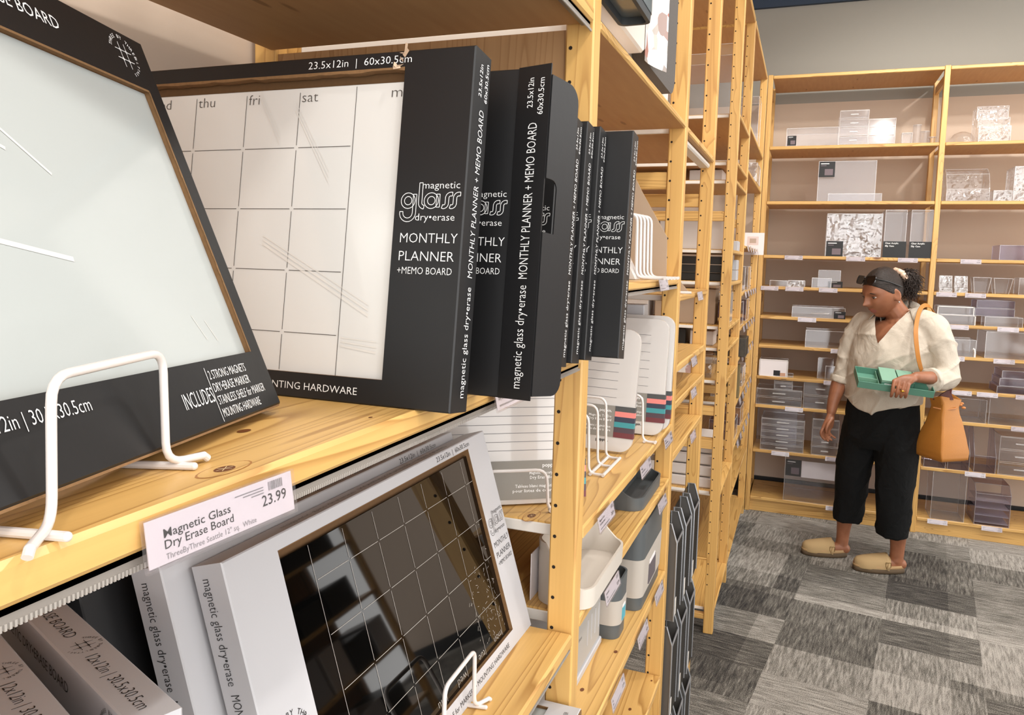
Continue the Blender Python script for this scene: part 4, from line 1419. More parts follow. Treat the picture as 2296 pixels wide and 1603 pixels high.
# shelf 9
drawers('wide clear two drawer box, left on the ninth back shelf', -.255, .020, S[8], .105, 2, .2)
drawers('small clear drawer box on top of the wide two drawer box', -.150, -.040, S[8] + .106, .090, 2, .15)
drawers('clear two drawer box left of the woman\'s forearm, ninth back shelf', .030, .225, S[8], .170, 2, .2)
clear_box('clear tray right of the tan bag, ninth back shelf', .880, 1.040, S[8], .140, .2, lid=False)
clear_box('large clear bin at the right on the ninth back shelf', 1.055, 1.310, S[8], .165, .24, lid=False)
# shelf 10
drawers('clear five tier tray tower, left on the tenth back shelf', -.214, .047, S[9], .208, 5, .25)
clear_box('clear box behind the five tier tower with dark slots', -.254, .000, S[9], .262, .05, YG + .30)
for i in range(2):
    pass
drawers('clear four tier tray tower beside the woman\'s hand', .096, .250, S[9], .232, 4, .25)
prof = [(.0, 0), (.0, .10), (.12, .26), (.22, .26), (.22, 0)]
for i, (a, b) in enumerate(((.735, .850), (.862, .975), (1.000, 1.110))):
    profile_holder('violet clear magazine holder behind the tan bag, %s of three' % ('left', 'middle', 'right')[i], a, b, S[9], prof, mat='smoke', em='smoke_edge', group='violet magazine holders')
drawers('clear wide tray tower at the right, tenth back shelf', 1.125, 1.338, S[9], .230, 3, .24)
# bottom shelf
t = clear_box('large clear box with a dark pictured card, bottom back shelf left of the woman', -.055, .300, S[10], .310, .32)
black_card(t, .004, .098, .155, .262, y=.03)
build(MB().box((.100, .02, .155), (.300, .022, .262)), 'white_leaflet', MAT['paper'], t)
clear_box('large empty clear cube, bottom back shelf right of the middle post', .792, .970, S[10], .305, .20)
profile_holder('violet clear stepped tray tower, bottom back shelf at right', 1.024, 1.205, S[10], [(.0, 0), (.0, .19), (.06, .238), (.24, .238), (.24, 0)], mat='smoke', em='smoke_edge', name='tray_tower', cat='trays')
for i in range(4):
    o = build(MB().box((1.028, YG + .004, S[10] + .012 + .044 * i), (1.201, YG + .22, S[10] + .016 + .044 * i)), 'tray_sheet', MAT['smoke_edge'])
    tag(o, 'violet clear tray level in the stepped tower, %s' % ('lowest', 'second', 'third', 'highest')[i], 'tray', 'levels of the violet tray tower')

# price tags of the back shelving
BT = [(3, 'l', -.079), (3, 'l', .278), (3, 'l', .565), (3, 'r', .895), (4, 'l', -.212), (4, 'l', -.063), (4, 'l', .134), (4, 'r', .783), (4, 'r', .933), (5, 'l', .022), (5, 'r', .858), (5, 'r', 1.111),
      (6, 'l', .225), (6, 'r', .850), (6, 'r', 1.105), (7, 'l', .196), (7, 'r', .901), (7, 'r', 1.035), (7, 'r', 1.231), (8, 'l', -.022), (8, 'r', 1.222), (9, 'l', -.089), (9, 'l', .235), (9, 'r', 1.007),
      (10, 'l', .256), (10, 'r', .830), (10, 'r', 1.116)]
cnt = {}
for s, side, x in BT:
    cnt[(s, side)] = cnt.get((s, side), 0) + 1
seen = {}
tag0 = None
for s, side, x in BT:
    k = (s, side)
    seen[k] = seen.get(k, 0) + 1
    pos = '' if cnt[k] == 1 else ', %s from the left' % ORD[seen[k] - 1].replace('top', 'first')
    lb = 'white price tag on the %s back shelf, %s bay%s' % ('bottom' if s == 10 else ORD[s], 'left' if side == 'l' else 'right', pos)
    l = (x, YB - .0005, BZ[s] - .001)
    if tag0 is None:
        tag0 = price_tag(lb, l, (R(-10), 0, 0), w=.106, h=.026, title='Acrylic/Box', price='12.99', group='price tags of the back shelving')
    else:
        dup(tag0, l, None, lb)
# ------------------------------------------------------------------ things in the far bays of the aisle shelving
def carton(label, a, b, mat, name='carton', cat='box', bev=.002, group=None):
    l = (a[0], a[1], a[2])
    o = build(MB().box((0, 0, 0), (b[0] - a[0], b[1] - a[1], b[2] - a[2])).bevel(bev), name, mat, loc=l)
    return tag(o, label, cat, group)


MAT['offwhite'] = plain('off_white_card', '#CFC7C2', .5)
MAT['dark_goods'] = plain('dark_plastic_goods', '#22211F', .4)
MAT['tan_card'] = plain('tan_card', '#A58E78', .6)
Z4 = {k: v for k, v in zip('abcdefghij', FAR4)}
for i in range(4):
    carton('off white slatted carton, %s from the front in the narrow far bay' % ('first', 'second', 'third', 'fourth')[i], (-.42 - .095 * i, 3.40, 1.6655), (-.33 - .095 * i, 3.62, 1.792), MAT['offwhite'], group='off white cartons in the far bay')
for i in range(3):
    carton('dark flat tray, %s of the stack in the narrow far bay' % ('lowest', 'middle', 'topmost')[i], (-.80, 3.40, 1.5305 + .036 * i), (-.325, 3.66, 1.563 + .036 * i), MAT['dark_goods'], 'dark_tray', 'tray', group='stacked dark trays in the far bay')
for i in range(2):
    carton('small white box near the edge of the narrow far bay, %s' % ('lower', 'upper')[i], (-.370, 3.70, 1.5305 + .048 * i), (-.300, 3.80, 1.577 + .048 * i), MAT['white_card'], 'small_box', group='small white boxes in the far bay')
carton('small white box alone on the board above the two white ones', (-.365, 3.70, 1.6655), (-.300, 3.80, 1.712), MAT['white_card'], 'small_box')
carton('tan padded envelope box standing in the narrow far bay', (-.62, 3.42, 1.3425), (-.36, 3.56, 1.495), MAT['tan_card'])
carton('pale tall box left of the tan one in the narrow far bay', (-.79, 3.42, 1.3425), (-.65, 3.56, 1.502), MAT['offwhite'])
carton('thin white board standing at the aisle edge of the narrow far bay', (-.318, 3.40, 1.3425), (-.306, 3.66, 1.480), MAT['enamel'], 'white_board', 'board')
carton('black box on the board below the tan envelope', (-.72, 3.42, 1.2505), (-.48, 3.6, 1.318), MAT['dark_goods'])
carton('white edged booklet pack beside the black box in the far bay', (-.46, 3.42, 1.2505), (-.36, 3.55, 1.312), MAT['offwhite'])
bag = carton('clear wrapped picture pack leaning in the narrow far bay', (-.62, 3.40, 1.1105), (-.36, 3.56, 1.205), MAT['clear_film'], 'picture_pack', 'pack')
build(MB().box((.02, .01, .01), (.20, .012, .07)), 'picture', nm.mat, bag)
for i in range(4):
    carton('grey white letter tray, %s of the stack low in the far bay' % ('lowest', 'second', 'third', 'topmost')[i], (-.80, 3.38, .6255 + .052 * i), (-.33, 3.68, .672 + .052 * i), MAT['offwhite'], 'letter_tray', 'tray', .006, 'stacked letter trays in the far bay')
clear_box('clear upright frame high in the narrow far bay', -.62, -.44, 2.2255, .26, .18, 3.40)
clear_box('taller clear holder beside the clear frame, high in the far bay', -.42, -.33, 2.2255, .30, .18, 3.42)
clear_box('clear box in the corner bay near the top', -.42, -.30, 2.2755, .27, .20, 4.6)
clear_box('clear wrapped tray hanging over the edge, corner bay', -.42, -.285, 2.0665, .10, .30, 4.5, mat='clear_film')
carton('pale slanted folder box in the narrow far bay under the rung', (-.50, 3.45, 1.9555), (-.36, 3.60, 2.008), MAT['offwhite'])
for i, (z, m_) in enumerate(((1.4655, 'clear'), (1.2905, 'smoke'), (.9155, 'clear_film'), (.6905, 'smoke'))):
    for j in range(2):
        clear_box('clear pack in the corner bay, %s board, %s' % (ORD[i + 3], ('nearer', 'farther')[j]), -.43, -.305, z, .13 - .01 * i, .22, 4.10 + .42 * j, mat=m_)
pk = carton('dark spotted box sticking out over the corner bay edge', (-.42, 4.02, 1.1405), (-.262, 4.20, 1.235), plain('dark_speckled_print', '#39342C', .5, var=.6, bscale=60))
carton('olive slim box below the dark spotted box', (-.40, 4.10, .9155), (-.290, 4.14, 1.09), plain('olive_card', '#6F6242', .6))
# flag sign near the corner
fs = thing('flag_sign', 'white square flag sign with a beige picture near the corner', 'sign', (-.376, 4.98, 1.668))
m = MB().box((0, 0, 0), (.125, .003, .135))
m.box((.026, -.0006, .060), (.092, 0, .112), 1)
m.box((.040, -.0010, .072), (.078, -.0006, .100), 2)
build(m, 'card', [MAT['paper'], plain('pale_pink_print', '#D8C6C2', .5), plain('beige_print', '#B39E90', .5)], fs)
build(MB().tube([(-.02, .0015, .12), (.004, .0015, .12)], .003, 8), 'clip', MAT['chrome'], fs)
# rows of small tags on the corner bay boards
tg = None
for i, z in enumerate((1.700, 1.465, 1.290, 1.140, .915, .690)):
    for j in range(5):
        lb = 'small price tag in the corner bay, %s tagged board, %s along' % (ORD[i].replace('top', 'first'), ORD[j].replace('top', 'first'))
        l = (X0 + .004, 4.10 + .20 * j, z + .002)
        if tg is None:
            tg = price_tag(lb, l, LR, w=.085, h=.030, title='Card/Pack', price='3.99', group='small price tags in the corner bay')
        else:
            dup(tg, l, None, lb)

# ------------------------------------------------------------------ shelving across the aisle (seen mirrored in the black glass)
XO = 1.95
bp = build(MB().box((XO + .445, 1.35, .05), (XO + .455, 3.785, 2.3)), 'light_block_panel', MAT['panel'])  # added panel, keeps the bright world out of the black glass reflection
tag(bp, 'brown panel added behind the shelving across the aisle to block background light', 'panel')
for y, s in ((1.35, 'nearer'), (2.55, 'middle'), (3.75, 'farther')):
    t = thing('shelf_ladder', 'pine ladder of the shelving across the aisle, %s one' % s, 'shelf post', (XO, y, 0))
    build(MB().box((0, 0, 0), (.041, .035, 2.3)).bevel(.002), 'front_post', MAT['pz'], t)
    build(MB().box((.40, 0, 0), (.441, .035, 2.3)).bevel(.002), 'back_post', MAT['pz'], t)
goods = [('black', MAT['dark_goods']), ('white', MAT['white_card']), ('magenta', plain('magenta_card', '#9C1F50', .5)), ('teal', plain('teal_card', '#0F7F80', .5)), ('grey', MAT['offwhite'])]
random.seed(9)
for b in range(2):
    y0 = 1.385 + 1.2 * b
    for i, z in enumerate((.30, .62, .94, 1.26, 1.58, 1.90)):
        o = build(MB().box((0, .001, -.02), (.44, 1.163, 0)).bevel(.002), 'shelf_board', MAT['py'], loc=(XO, y0, z))
        tag(o, 'pine board across the aisle, %s from the floor, %s bay' % (ORD[i].replace('top', 'first'), ('nearer', 'farther')[b]), 'shelf', 'boards across the aisle')
        y = y0 + .04
        j = 0
        while y < y0 + 1.0:
            w = random.uniform(.12, .24)
            k = random.choice((0, 0, 0, 1, 1, 4)) if (i, b) != (4, 1) else 2 + (j % 2)
            carton('%s carton across the aisle, %s bay, board %s, %s along' % (goods[k][0], ('nearer', 'farther')[b], ORD[i].replace('top', 'first'), ORD[j].replace('top', 'first')), (XO + .03, y, z + .0005), (XO + .3, y + w, z + random.uniform(.12, .24)), goods[k][1], group='cartons across the aisle')
            y += w + .03
            j += 1
# ------------------------------------------------------------------ the woman in the aisle
from mathutils import noise


def remesh(mb, voxel, smooth=2, fac=.5):
    me = bpy.data.meshes.new('t')
    me.from_pydata(mb.v, [], mb.f)
    bm = bmesh.new()
    bm.from_mesh(me)
    bmesh.ops.recalc_face_normals(bm, faces=bm.faces)
    bm.to_mesh(me)
    bm.free()
    o = bpy.data.objects.new('t', me)
    COL.objects.link(o)
    md = o.modifiers.new('r', 'REMESH')
    md.mode = 'VOXEL'
    md.voxel_size = voxel
    dg = bpy.context.evaluated_depsgraph_get()
    me2 = bpy.data.meshes.new_from_object(o.evaluated_get(dg))
    bpy.data.objects.remove(o)
    bm = bmesh.new()
    bm.from_mesh(me2)
    for _ in range(smooth):
        bmesh.ops.smooth_vert(bm, verts=bm.verts, factor=fac, use_axis_x=True, use_axis_y=True, use_axis_z=True)
    bm.to_mesh(me2)
    bm.free()
    return me2


def spline(pts, n=5):
    """Catmull-Rom through (x, y, z, r...) tuples"""
    P = [list(p) for p in pts]
    P = [P[0]] + P + [P[-1]]
    out = []
    for i in range(1, len(P) - 2):
        for k in range(n):
            t = k / n
            a, b, c, d = P[i - 1], P[i], P[i + 1], P[i + 2]
            out.append([.5 * (2 * b[j] + (c[j] - a[j]) * t + (2 * a[j] - 5 * b[j] + 4 * c[j] - d[j]) * t * t + (3 * b[j] - a[j] - 3 * c[j] + d[j]) * t ** 3) for j in range(len(b))])
    out.append(P[-2])
    return out


def limb(mb, pts, n=16, sub=5):
    q = spline(pts, sub)
    mb.tube([p[:3] for p in q], [p[3] for p in q], n)
    for e in (q[0], q[-1]):
        mb.ball(e[:3], e[3] * .98)
    return mb


def trunk(mb, rings, yaw, n=28, sub=4):
    """rings: (x, y, z, half width, half depth, squareness), width axis turned by yaw"""
    q = spline(rings, sub)
    out = []
    for x, y, z, rx, ry in q:
        r = []
        for i in range(n):
            a = 2 * PI * i / n
            u, v = rx * math.cos(a), ry * math.sin(a)
            r.append((x + u * math.cos(yaw) - v * math.sin(yaw), y + u * math.sin(yaw) + v * math.cos(yaw), z))
        out.append(r)
    mb.ring(out)
    return mb


SKIN = N('warm_brown_skin')
SKIN.p(Base_Color=lin('#A87350'), Roughness=.45)
SKIN.b.inputs['Subsurface Weight'].default_value = .12
SKIN.b.inputs['Subsurface Radius'].default_value = (.012, .005, .003)
SKIN.b.inputs['Subsurface Scale'].default_value = 1.0
tcs = SKIN.n('TexCoord').outputs['Object']
SKIN.p(Base_Color=SKIN.mix(SKIN.n('TexNoise', {'Vector': tcs, 'Scale': 25.0, 'Detail': 2.0}).outputs[0], lin('#84533A'), lin('#A87052')))
SKIN = SKIN.mat
LIP = plain('lips_rose_brown', '#95574B', .4)
hr = N('black_brown_hair')
th_ = hr.n('TexCoord').outputs['Object']
hw = hr.n('TexNoise', {'Vector': hr.n('VectorMath', {0: th_, 1: (40, 300, 300)}, operation='MULTIPLY').outputs[0], 'Scale': 1.0, 'Detail': 3.0})
hr.p(Base_Color=hr.mix(hw.outputs[0], lin('#120E0C'), lin('#3A2E28')), Roughness=.5)
hr.b.inputs['Specular IOR Level'].default_value = .35
hr.bump(hw.outputs[0], .9, .004)
HAIR = hr.mat
CURL = plain('dark_brown_curls', '#2A1C15', .5, var=.4, bscale=90)

# linen shirt cloth with fine weave
ln = N('cream_linen')
tl = ln.n('TexCoord').outputs['Object']
nz = ln.n('TexNoise', {'Vector': tl, 'Scale': 420.0, 'Detail': 2.0})
big = ln.n('TexNoise', {'Vector': tl, 'Scale': 11.0, 'Detail': 2.0, 'Distortion': 1.6})
ln.p(Base_Color=ln.mix(nz.outputs[0], lin('#B9AE9E'), lin('#D6CCBE')), Roughness=.8)
ln.bump(ln.math('ADD', ln.math('MULTIPLY', nz.outputs[0], .08), big.outputs[0]), .5, .012)
LINEN = ln.mat
pt = N('black_gauze_cotton')
tp_ = pt.n('TexCoord').outputs['Object']
n1 = pt.n('TexNoise', {'Vector': tp_, 'Scale': 18.0, 'Detail': 4.0, 'Distortion': 1.5})
pt.p(Base_Color=lin('#141516'), Roughness=.9)
pt.b.inputs['Specular IOR Level'].default_value = .2
pt.bump(n1.outputs[0], .6, .012)
PANTS = pt.mat

PER = thing('person', 'woman in a loose cream linen shirt and black cropped trousers, looking down to the left', 'person', (.42, 4.42, 0))


def part(me, name, mats, parent=PER):
    """mesh given in world coordinates, stored relative to its thing"""
    off = Vector(parent.location)
    for v in me.vertices:
        v.co -= off
    mats = mats if isinstance(mats, list) else [mats]
    for m in mats:
        me.materials.append(m)
    me.polygons.foreach_set('use_smooth', [True] * len(me.polygons))
    me.name = name
    o = bpy.data.objects.new(name, me)
    COL.objects.link(o)
    o.parent = parent
    return o


def mesh_of(mb):
    me = bpy.data.meshes.new('t')
    me.from_pydata(mb.v, [], mb.f)
    bm = bmesh.new()
    bm.from_mesh(me)
    bmesh.ops.recalc_face_normals(bm, faces=bm.faces)
    bm.to_mesh(me)
    bm.free()
    return me


# head: local +X forward, +Y to her left, +Z up
HK = 1.10
HC = Vector((.378, 4.405, 1.482))
HM = Matrix.Translation(HC) @ Matrix.Rotation(R(180 + 36), 4, 'Z') @ Matrix.Rotation(R(20), 4, 'Y') @ Matrix.Scale(HK, 4)


def gauss(x, y, z, cx, cy, cz, sx, sy, sz):
    return math.exp(-((x - cx) / sx) ** 2 - ((y - cy) / sy) ** 2 - ((z - cz) / sz) ** 2)


def head_shape(mb):
    n, k = 56, 44
    rings = []
    for i in range(1, k):
        t = PI * i / k
        r = []
        for j in range(n):
            a = 2 * PI * j / n
            dx, dy, dz = math.sin(t) * math.cos(a), math.sin(t) * math.sin(a), -math.cos(t)
            x, y, z = .094 * dx, .076 * dy, .118 * dz
            if dz < 0:                                     # jaw narrows and comes forward
                f = -dz
                y *= 1 - .30 * f ** 1.3
                if dx < 0:
                    x *= 1 - .45 * f
                else:
                    x *= 1 + .06 * f
            else:
                x -= .012 * dz if dx < 0 else 0
            ya = abs(y)
            d = 0
            if dx > 0:
                d += .0250 * gauss(x, ya, z, .094, 0, -.024, 1, .0105, .013)          # nose tip
                d += .0150 * gauss(x, ya, z, .094, 0, -.002, 1, .0085, .024)          # nose bridge
                d += .0080 * gauss(x, ya, z, .094, .011, -.029, 1, .008, .009)        # nostrils
                d += .0060 * gauss(x, ya, z, .094, .026, .024, 1, .024, .009)         # brow
                d -= .0110 * gauss(x, ya, z, .094, .031, .004, 1, .015, .012)         # eye sockets
                d += .0048 * gauss(x, ya, z, .094, .031, .002, 1, .010, .0065)        # lids
                d += .0060 * gauss(x, ya, z, .085, .042, -.028, 1, .020, .022)        # cheeks
                d += .0085 * gauss(x, ya, z, .085, 0, -.0565, 1, .020, .0060)         # upper lip
                d += .0085 * gauss(x, ya, z, .085, 0, -.0685, 1, .017, .0060)         # lower lip
                d -= .0030 * gauss(x, ya, z, .085, 0, -.0625, 1, .022, .0025)
                d += .0110 * gauss(x, ya, z, .07, 0, -.100, 1, .022, .016)            # chin
                d -= .0030 * gauss(x, ya, z, .085, 0, -.083, 1, .022, .006)
            r.append((x + d, y, z))
        rings.append(r)
    mb.ring(rings, 0, HM)
    for s in (-1, 1):                                       # ears
        e = MB()
        e.ball((0, 0, 0), (.020, .007, .031), n=14, k=9)
        for v in e.v:
            if v.y * s > 0:
                v.y -= s * .005 * math.exp(-(v.x / .010) ** 2 - ((v.z - .002) / .017) ** 2)
        M = HM @ Matrix.Translation((-.006, s * .077, -.012)) @ Matrix.Rotation(R(-s * 22), 4, 'Z') @ Matrix.Rotation(R(8), 4, 'Y')
        mb.add(e.v, e.f, 0, M)
    return mb


def finger(mb, pts, r0=.0088, r1=.0066):
    q = spline([(*p, r0 + (r1 - r0) * i / (len(pts) - 1)) for i, p in enumerate(pts)], 4)
    mb.tube([p[:3] for p in q], [p[3] for p in q], 10)
    mb.ball(q[-1][:3], q[-1][3])
    mb.ball(q[0][:3], q[0][3])


body = MB()
head_shape(body)
limb(body, [(.405, 4.425, 1.44, .058), (.440, 4.43, 1.39, .056), (.468, 4.44, 1.345, .066), (.47, 4.44, 1.29, .09)])
trunk(body, [(.46, 4.44, 1.335, .10, .060), (.452, 4.43, 1.29, .155, .085), (.445, 4.425, 1.20, .165, .105), (.43, 4.43, 1.08, .150, .100), (.42, 4.44, .96, .160, .105), (.42, 4.44, .85, .170, .115), (.41, 4.44, .77, .150, .10)], R(-30))
# left arm holding the tray
limb(body, [(.600, 4.345, 1.300, .052), (.650, 4.325, 1.18, .045), (.668, 4.300, 1.080, .034), (.630, 4.235, 1.073, .038), (.570, 4.165, 1.084, .031), (.522, 4.122, 1.088, .0255)])
WR = Vector((.522, 4.120, 1.086))
for kx, ky, kz in ((.426, 4.079, 1.066), (.4425, 4.078, 1.064), (.4635, 4.079, 1.060), (.483, 4.081, 1.054)):
    k_ = Vector((kx, ky, kz))
    m_ = WR * .45 + k_ * .55 + Vector((0, -.004, .007))
    limb(body, [(*WR, .019), (*m_, .0165), (*k_, .0118)], 12, 4)
limb(body, [(*(WR + Vector((-.012, 0, -.006))), .018), (.475, 4.098, 1.060, .015)], 12, 3)
for k_, (x, dz) in enumerate(((.420, .006), (.4415, .004), (.4625, .000), (.482, -.006))):
    L = (.95, 1.05, 1.0, .82)[k_]
    finger(body, [(x + .006, 4.074, 1.060 + dz), (x + .001, 4.064, 1.038 + dz - .004 * L), (x - .002, 4.0655, 1.014 - .006 * L), (x - .003, 4.082, .996 - .004 * L)], .0092, .0074)
finger(body, [(.480, 4.105, 1.078), (.455, 4.118, 1.074), (.436, 4.124, 1.060)], .0105, .0085)
# right arm hanging
limb(body, [(.292, 4.515, 1.300, .050), (.250, 4.510, 1.17, .044), (.218, 4.495, 1.035, .040), (.200, 4.475, .975, .041), (.178, 4.455, .885, .031), (.170, 4.445, .828, .025)])
W2_ = Vector((.170, 4.445, .826))
for u in (-.032, -.011, .010, .030):
    k_ = Vector((.156 + .62 * u, 4.428 + .55 * u, .748))
    limb(body, [(*W2_, .018), (*(W2_ * .5 + k_ * .5 + Vector((.002, -.003, 0))), .0150), (*k_, .0112)], 12, 4)
for k_, u in enumerate((-.032, -.011, .010, .030)):
    bx, by = .156 + .62 * u, 4.428 + .55 * u
    L = (.95, 1.05, 1.0, .82)[k_]
    cx, cy = .010 + .004 * k_, -.008
    finger(body, [(bx, by, .748), (bx - .012 * L + .0, by - .010, .748 - .030 * L), (bx - .010 + cx * .4, by + cy * .6, .748 - .054 * L), (bx + cx, by - .004, .748 - .072 * L)], .0088, .0066)
finger(body, [(.176, 4.425, .795), (.158, 4.400, .768), (.150, 4.392, .742), (.152, 4.395, .722)], .0105, .0080)
# legs and feet
limb(body, [(.345, 4.49, .80, .085), (.300, 4.51, .47, .060), (.285, 4.55, .28, .050), (.277, 4.563, .16, .036), (.275, 4.566, .095, .033), (.272, 4.566, .06, .034)])
limb(body, [(.490, 4.40, .80, .085), (.520, 4.39, .47, .060), (.530, 4.425, .28, .052), (.536, 4.436, .16, .038), (.536, 4.440, .095, .035), (.534, 4.440, .06, .036)])
for (hx, hy), (tx, ty) in (((.290, 4.562), (.095, 4.518)), ((.560, 4.445), (.345, 4.392))):
    h_, t_ = Vector((hx, hy, .045)), Vector((tx, ty, .040))
    limb(body, [(*h_, .029), (*(h_ * .6 + t_ * .4), .033), (*(h_ * .25 + t_ * .75), .030), (*t_, .020)])
me = remesh(body, .0034, 2, .5)
# lips get their own colour by place on the face
HI = HM.inverted()
for p in me.polygons:
    c = HI @ p.center
    if c.x > .072 and abs(c.y) < .023 * max(0, 1 - ((c.z + .0625) / .0135) ** 2) ** .5:
        p.material_index = 1
part(me, 'body', [SKIN, LIP])

# eyes, brows, lashes
for s, nm_ in ((1, 'left'), (-1, 'right')):
    m = MB()
    m.ball((.0735, s * .031, .0025), (.0100, .0120, .0052), 0, HM, 16, 10)
    m.ball((.0800, s * .0310, .0008), (.0045, .0058, .0042), 1, HM, 12, 8)
    lash = [(.0760 + .0090 * math.cos(b * .9), s * (.031 + .0135 * math.sin(b)), .0035 + .0042 * math.cos(b * 1.3)) for b in [-1 + .25 * i for i in range(9)]]
    m.tube([HM @ Vector(p) for p in lash], [.0009] + [.0016] * 7 + [.0008], 6, 1)
    me = mesh_of(m)
    mi_ = list(m.m)
    o = part(me, 'eye', [plain('eye_white_shaded', '#B9A79C', .3), plain('dark_iris_and_lash', '#170F0C', .3)])
    for p, q in zip(o.data.polygons, mi_):
        p.material_index = q
    b = MB()
    brow = [(.0890 - .0085 * abs(t) ** 2 * (1 if t > 0 else .3), s * (.030 + .019 * t), .0215 + .0045 * (1 - t * t) - .002 * t) for t in [-1 + .25 * i for i in range(9)]]
    b.tube([HM @ Vector(p) for p in brow], [.0016, .0026, .0028, .0028, .0027, .0024, .0020, .0015, .0009], 7)
    part(mesh_of(b), 'eyebrow', HAIR)

# hair drawn back, then the curly bunch
cap = MB()
n, k = 40, 26
rings = []
for i in range(k + 1):
    t = i / k
    r = []
    for j in range(n):
        a = 2 * PI * j / n
        front = .5 + .5 * math.cos(a)
        zmin = -.062 + .124 * front ** .9 - .016 * math.sin(a) ** 8
        tz = (PI / 2) * t
        zz = zmin + (.123 - zmin) * math.sin(tz)
        dz = max(-1, min(1, zz / .118))
        q = math.sqrt(max(0, 1 - dz * dz))
        x, y = .094 * q * math.cos(a), .076 * q * math.sin(a)
        if dz < 0:
            f = -dz
            y *= 1 - .30 * f ** 1.3
            if x < 0:
                x *= 1 - .30 * f
        else:
            x -= .012 * dz if x < 0 else 0
        k_ = 1.012 + .007 * math.sin(a * 31 + zz * 40) + .035 * (1 - front)
        if t == 0:
            k_ = .985
        r.append((x * k_, y * k_, zz * (1.0 if zz < 0 else 1.005)))
    rings.append(r)
cap.ring(rings, 0, HM)
part(mesh_of(cap), 'hair', HAIR)
random.seed(31)
pony = MB()
PC = HM @ Vector((-.128, .022, .020))
pony.ball(PC, (.040, .044, .055), n=16, k=10)
for i in range(520):
    d = Vector((random.gauss(0, 1), random.gauss(0, 1), random.gauss(-.15, 1))).normalized()
    if d.dot(Vector((-.5, -.4, .1))) > .75:
        continue
    s0 = PC + Vector((d.x * .030, d.y * .034, d.z * .044))
    ln_ = random.uniform(.018, .046)
    u = d.orthogonal().normalized()
    w = d.cross(u)
    ph, rad = random.random() * 6, random.uniform(.004, .007)
    tn = random.uniform(1.6, 2.6)
    path = []
    for q in range(13):
        f = q / 12
        path.append(s0 + d * ln_ * f + Vector((.010, 0, -.028)) * f * f + (u * math.cos(ph + f * tn * 2 * PI) + w * math.sin(ph + f * tn * 2 * PI)) * rad * min(1, f * 3))
    pony.tube(path, [.0026 * (1 - .6 * q / 12) for q in range(13)], 4)
part(mesh_of(pony), 'ponytail', CURL)
sc = MB()
SCC = HM @ Vector((-.098, .010, .045))
ax = (HM.to_3x3() @ Vector((-1, 0, .25))).normalized()
u = ax.orthogonal().normalized()
w = ax.cross(u)
ringp = [SCC + (u * math.cos(a) + w * math.sin(a)) * (.036 + .003 * math.sin(a * 9)) + ax * .003 * math.cos(a * 7) for a in [2 * PI * i / 60 for i in range(60)]]
sc.tube(ringp, [.0135 + .003 * math.sin(i * 1.9) for i in range(60)], 10, 0, None, True)
part(mesh_of(sc), 'scrunchie', plain('cream_satin', '#E8C7AE', .35))
er = MB().ball(HM @ Vector((-.004, .083, -.045)), .005)
part(mesh_of(er), 'earring', plain('silver_stud', '#D8D8D8', .2, metal=1))

# shirt
sh = MB()
trunk(sh, [(.475, 4.445, 1.392, .080, .070), (.470, 4.44, 1.365, .140, .088), (.458, 4.43, 1.315, .195, .116), (.445, 4.42, 1.22, .208, .140), (.430, 4.415, 1.13, .205, .146), (.418, 4.425, 1.03, .196, .140), (.415, 4.43, .95, .197, .143), (.418, 4.43, .895, .193, .140)], R(-26), 32)
limb(sh, [(.520, 4.395, 1.345, .060), (.590, 4.350, 1.322, .074), (.640, 4.335, 1.24, .076), (.668, 4.325, 1.14, .070), (.676, 4.300, 1.075, .064), (.632, 4.250, 1.066, .056), (.603, 4.215, 1.068, .053)])
limb(sh, [(.308, 4.510, 1.310, .070), (.268, 4.515, 1.22, .068), (.240, 4.505, 1.12, .062), (.222, 4.497, 1.035, .057), (.214, 4.490, 1.000, .055)])
me = remesh(sh, .0055, 3, .5)
FD = Vector((-.52, -.85, 0)).normalized()            # chest direction
SD = Vector((.85, -.52, 0))                          # towards her left
bm = bmesh.new()
bm.from_mesh(me)
for v in bm.verts:
    p = v.co
    amp = .010 if p.x > .56 or p.x < .27 else .0075
    q = Vector((p.x * 9 + p.z * 3, p.y * 9, p.z * 7 + p.x * 5))
    f = noise.noise(q) + .5 * noise.noise(q * 2.3)
    g = 1 - abs(noise.noise(Vector((p.x * 7 - p.z * 9, p.y * 6, p.z * 4))))
    v.co = p + v.normal * (amp * .75 * f + .010 * (g ** 6 - .4))
# curved hem and open collar
dele = []
for fce in bm.faces:
    c = fce.calc_center_median()
    r = c - Vector((.455, 4.43, 0))
    s_ = r.dot(SD)
    f_ = r.dot(FD)
    if f_ > .02 and c.z > 1.225:
        mid = -.012
        if abs(s_ - mid) < (c.z - 1.225) * .50:
            dele.append(fce)
    elif c.z > 1.365 and abs(s_) < .060 and abs(f_) < .075:
        dele.append(fce)
bmesh.ops.delete(bm, geom=dele, context='FACES')
for v in bm.verts:
    if v.is_boundary and v.co.z < 1.375:
        r = v.co - Vector((.455, 4.43, 0))
        s_ = r.dot(SD) + .012
        want = max(.0, v.co.z - 1.222) * .50
        if r.dot(FD) > .02 and abs(s_) < want + .02:
            v.co += SD * (math.copysign(want, s_) - s_)
for v in bm.verts:
    r = v.co - Vector((.42, 4.43, 0))
    if v.co.z < .93 and .22 < v.co.x < .66:
        f_ = r.dot(FD)
        s_ = r.dot(SD)
        k_ = max(0, (.93 - v.co.z) / .05)
        v.co.z -= min(1.2, k_) * (.055 * math.exp(-((s_ + .02) / .09) ** 2) - .035 * math.exp(-((abs(s_) - .19) / .07) ** 2))
bm.to_mesh(me)
bm.free()
part(me, 'shirt', LINEN)
col = MB()
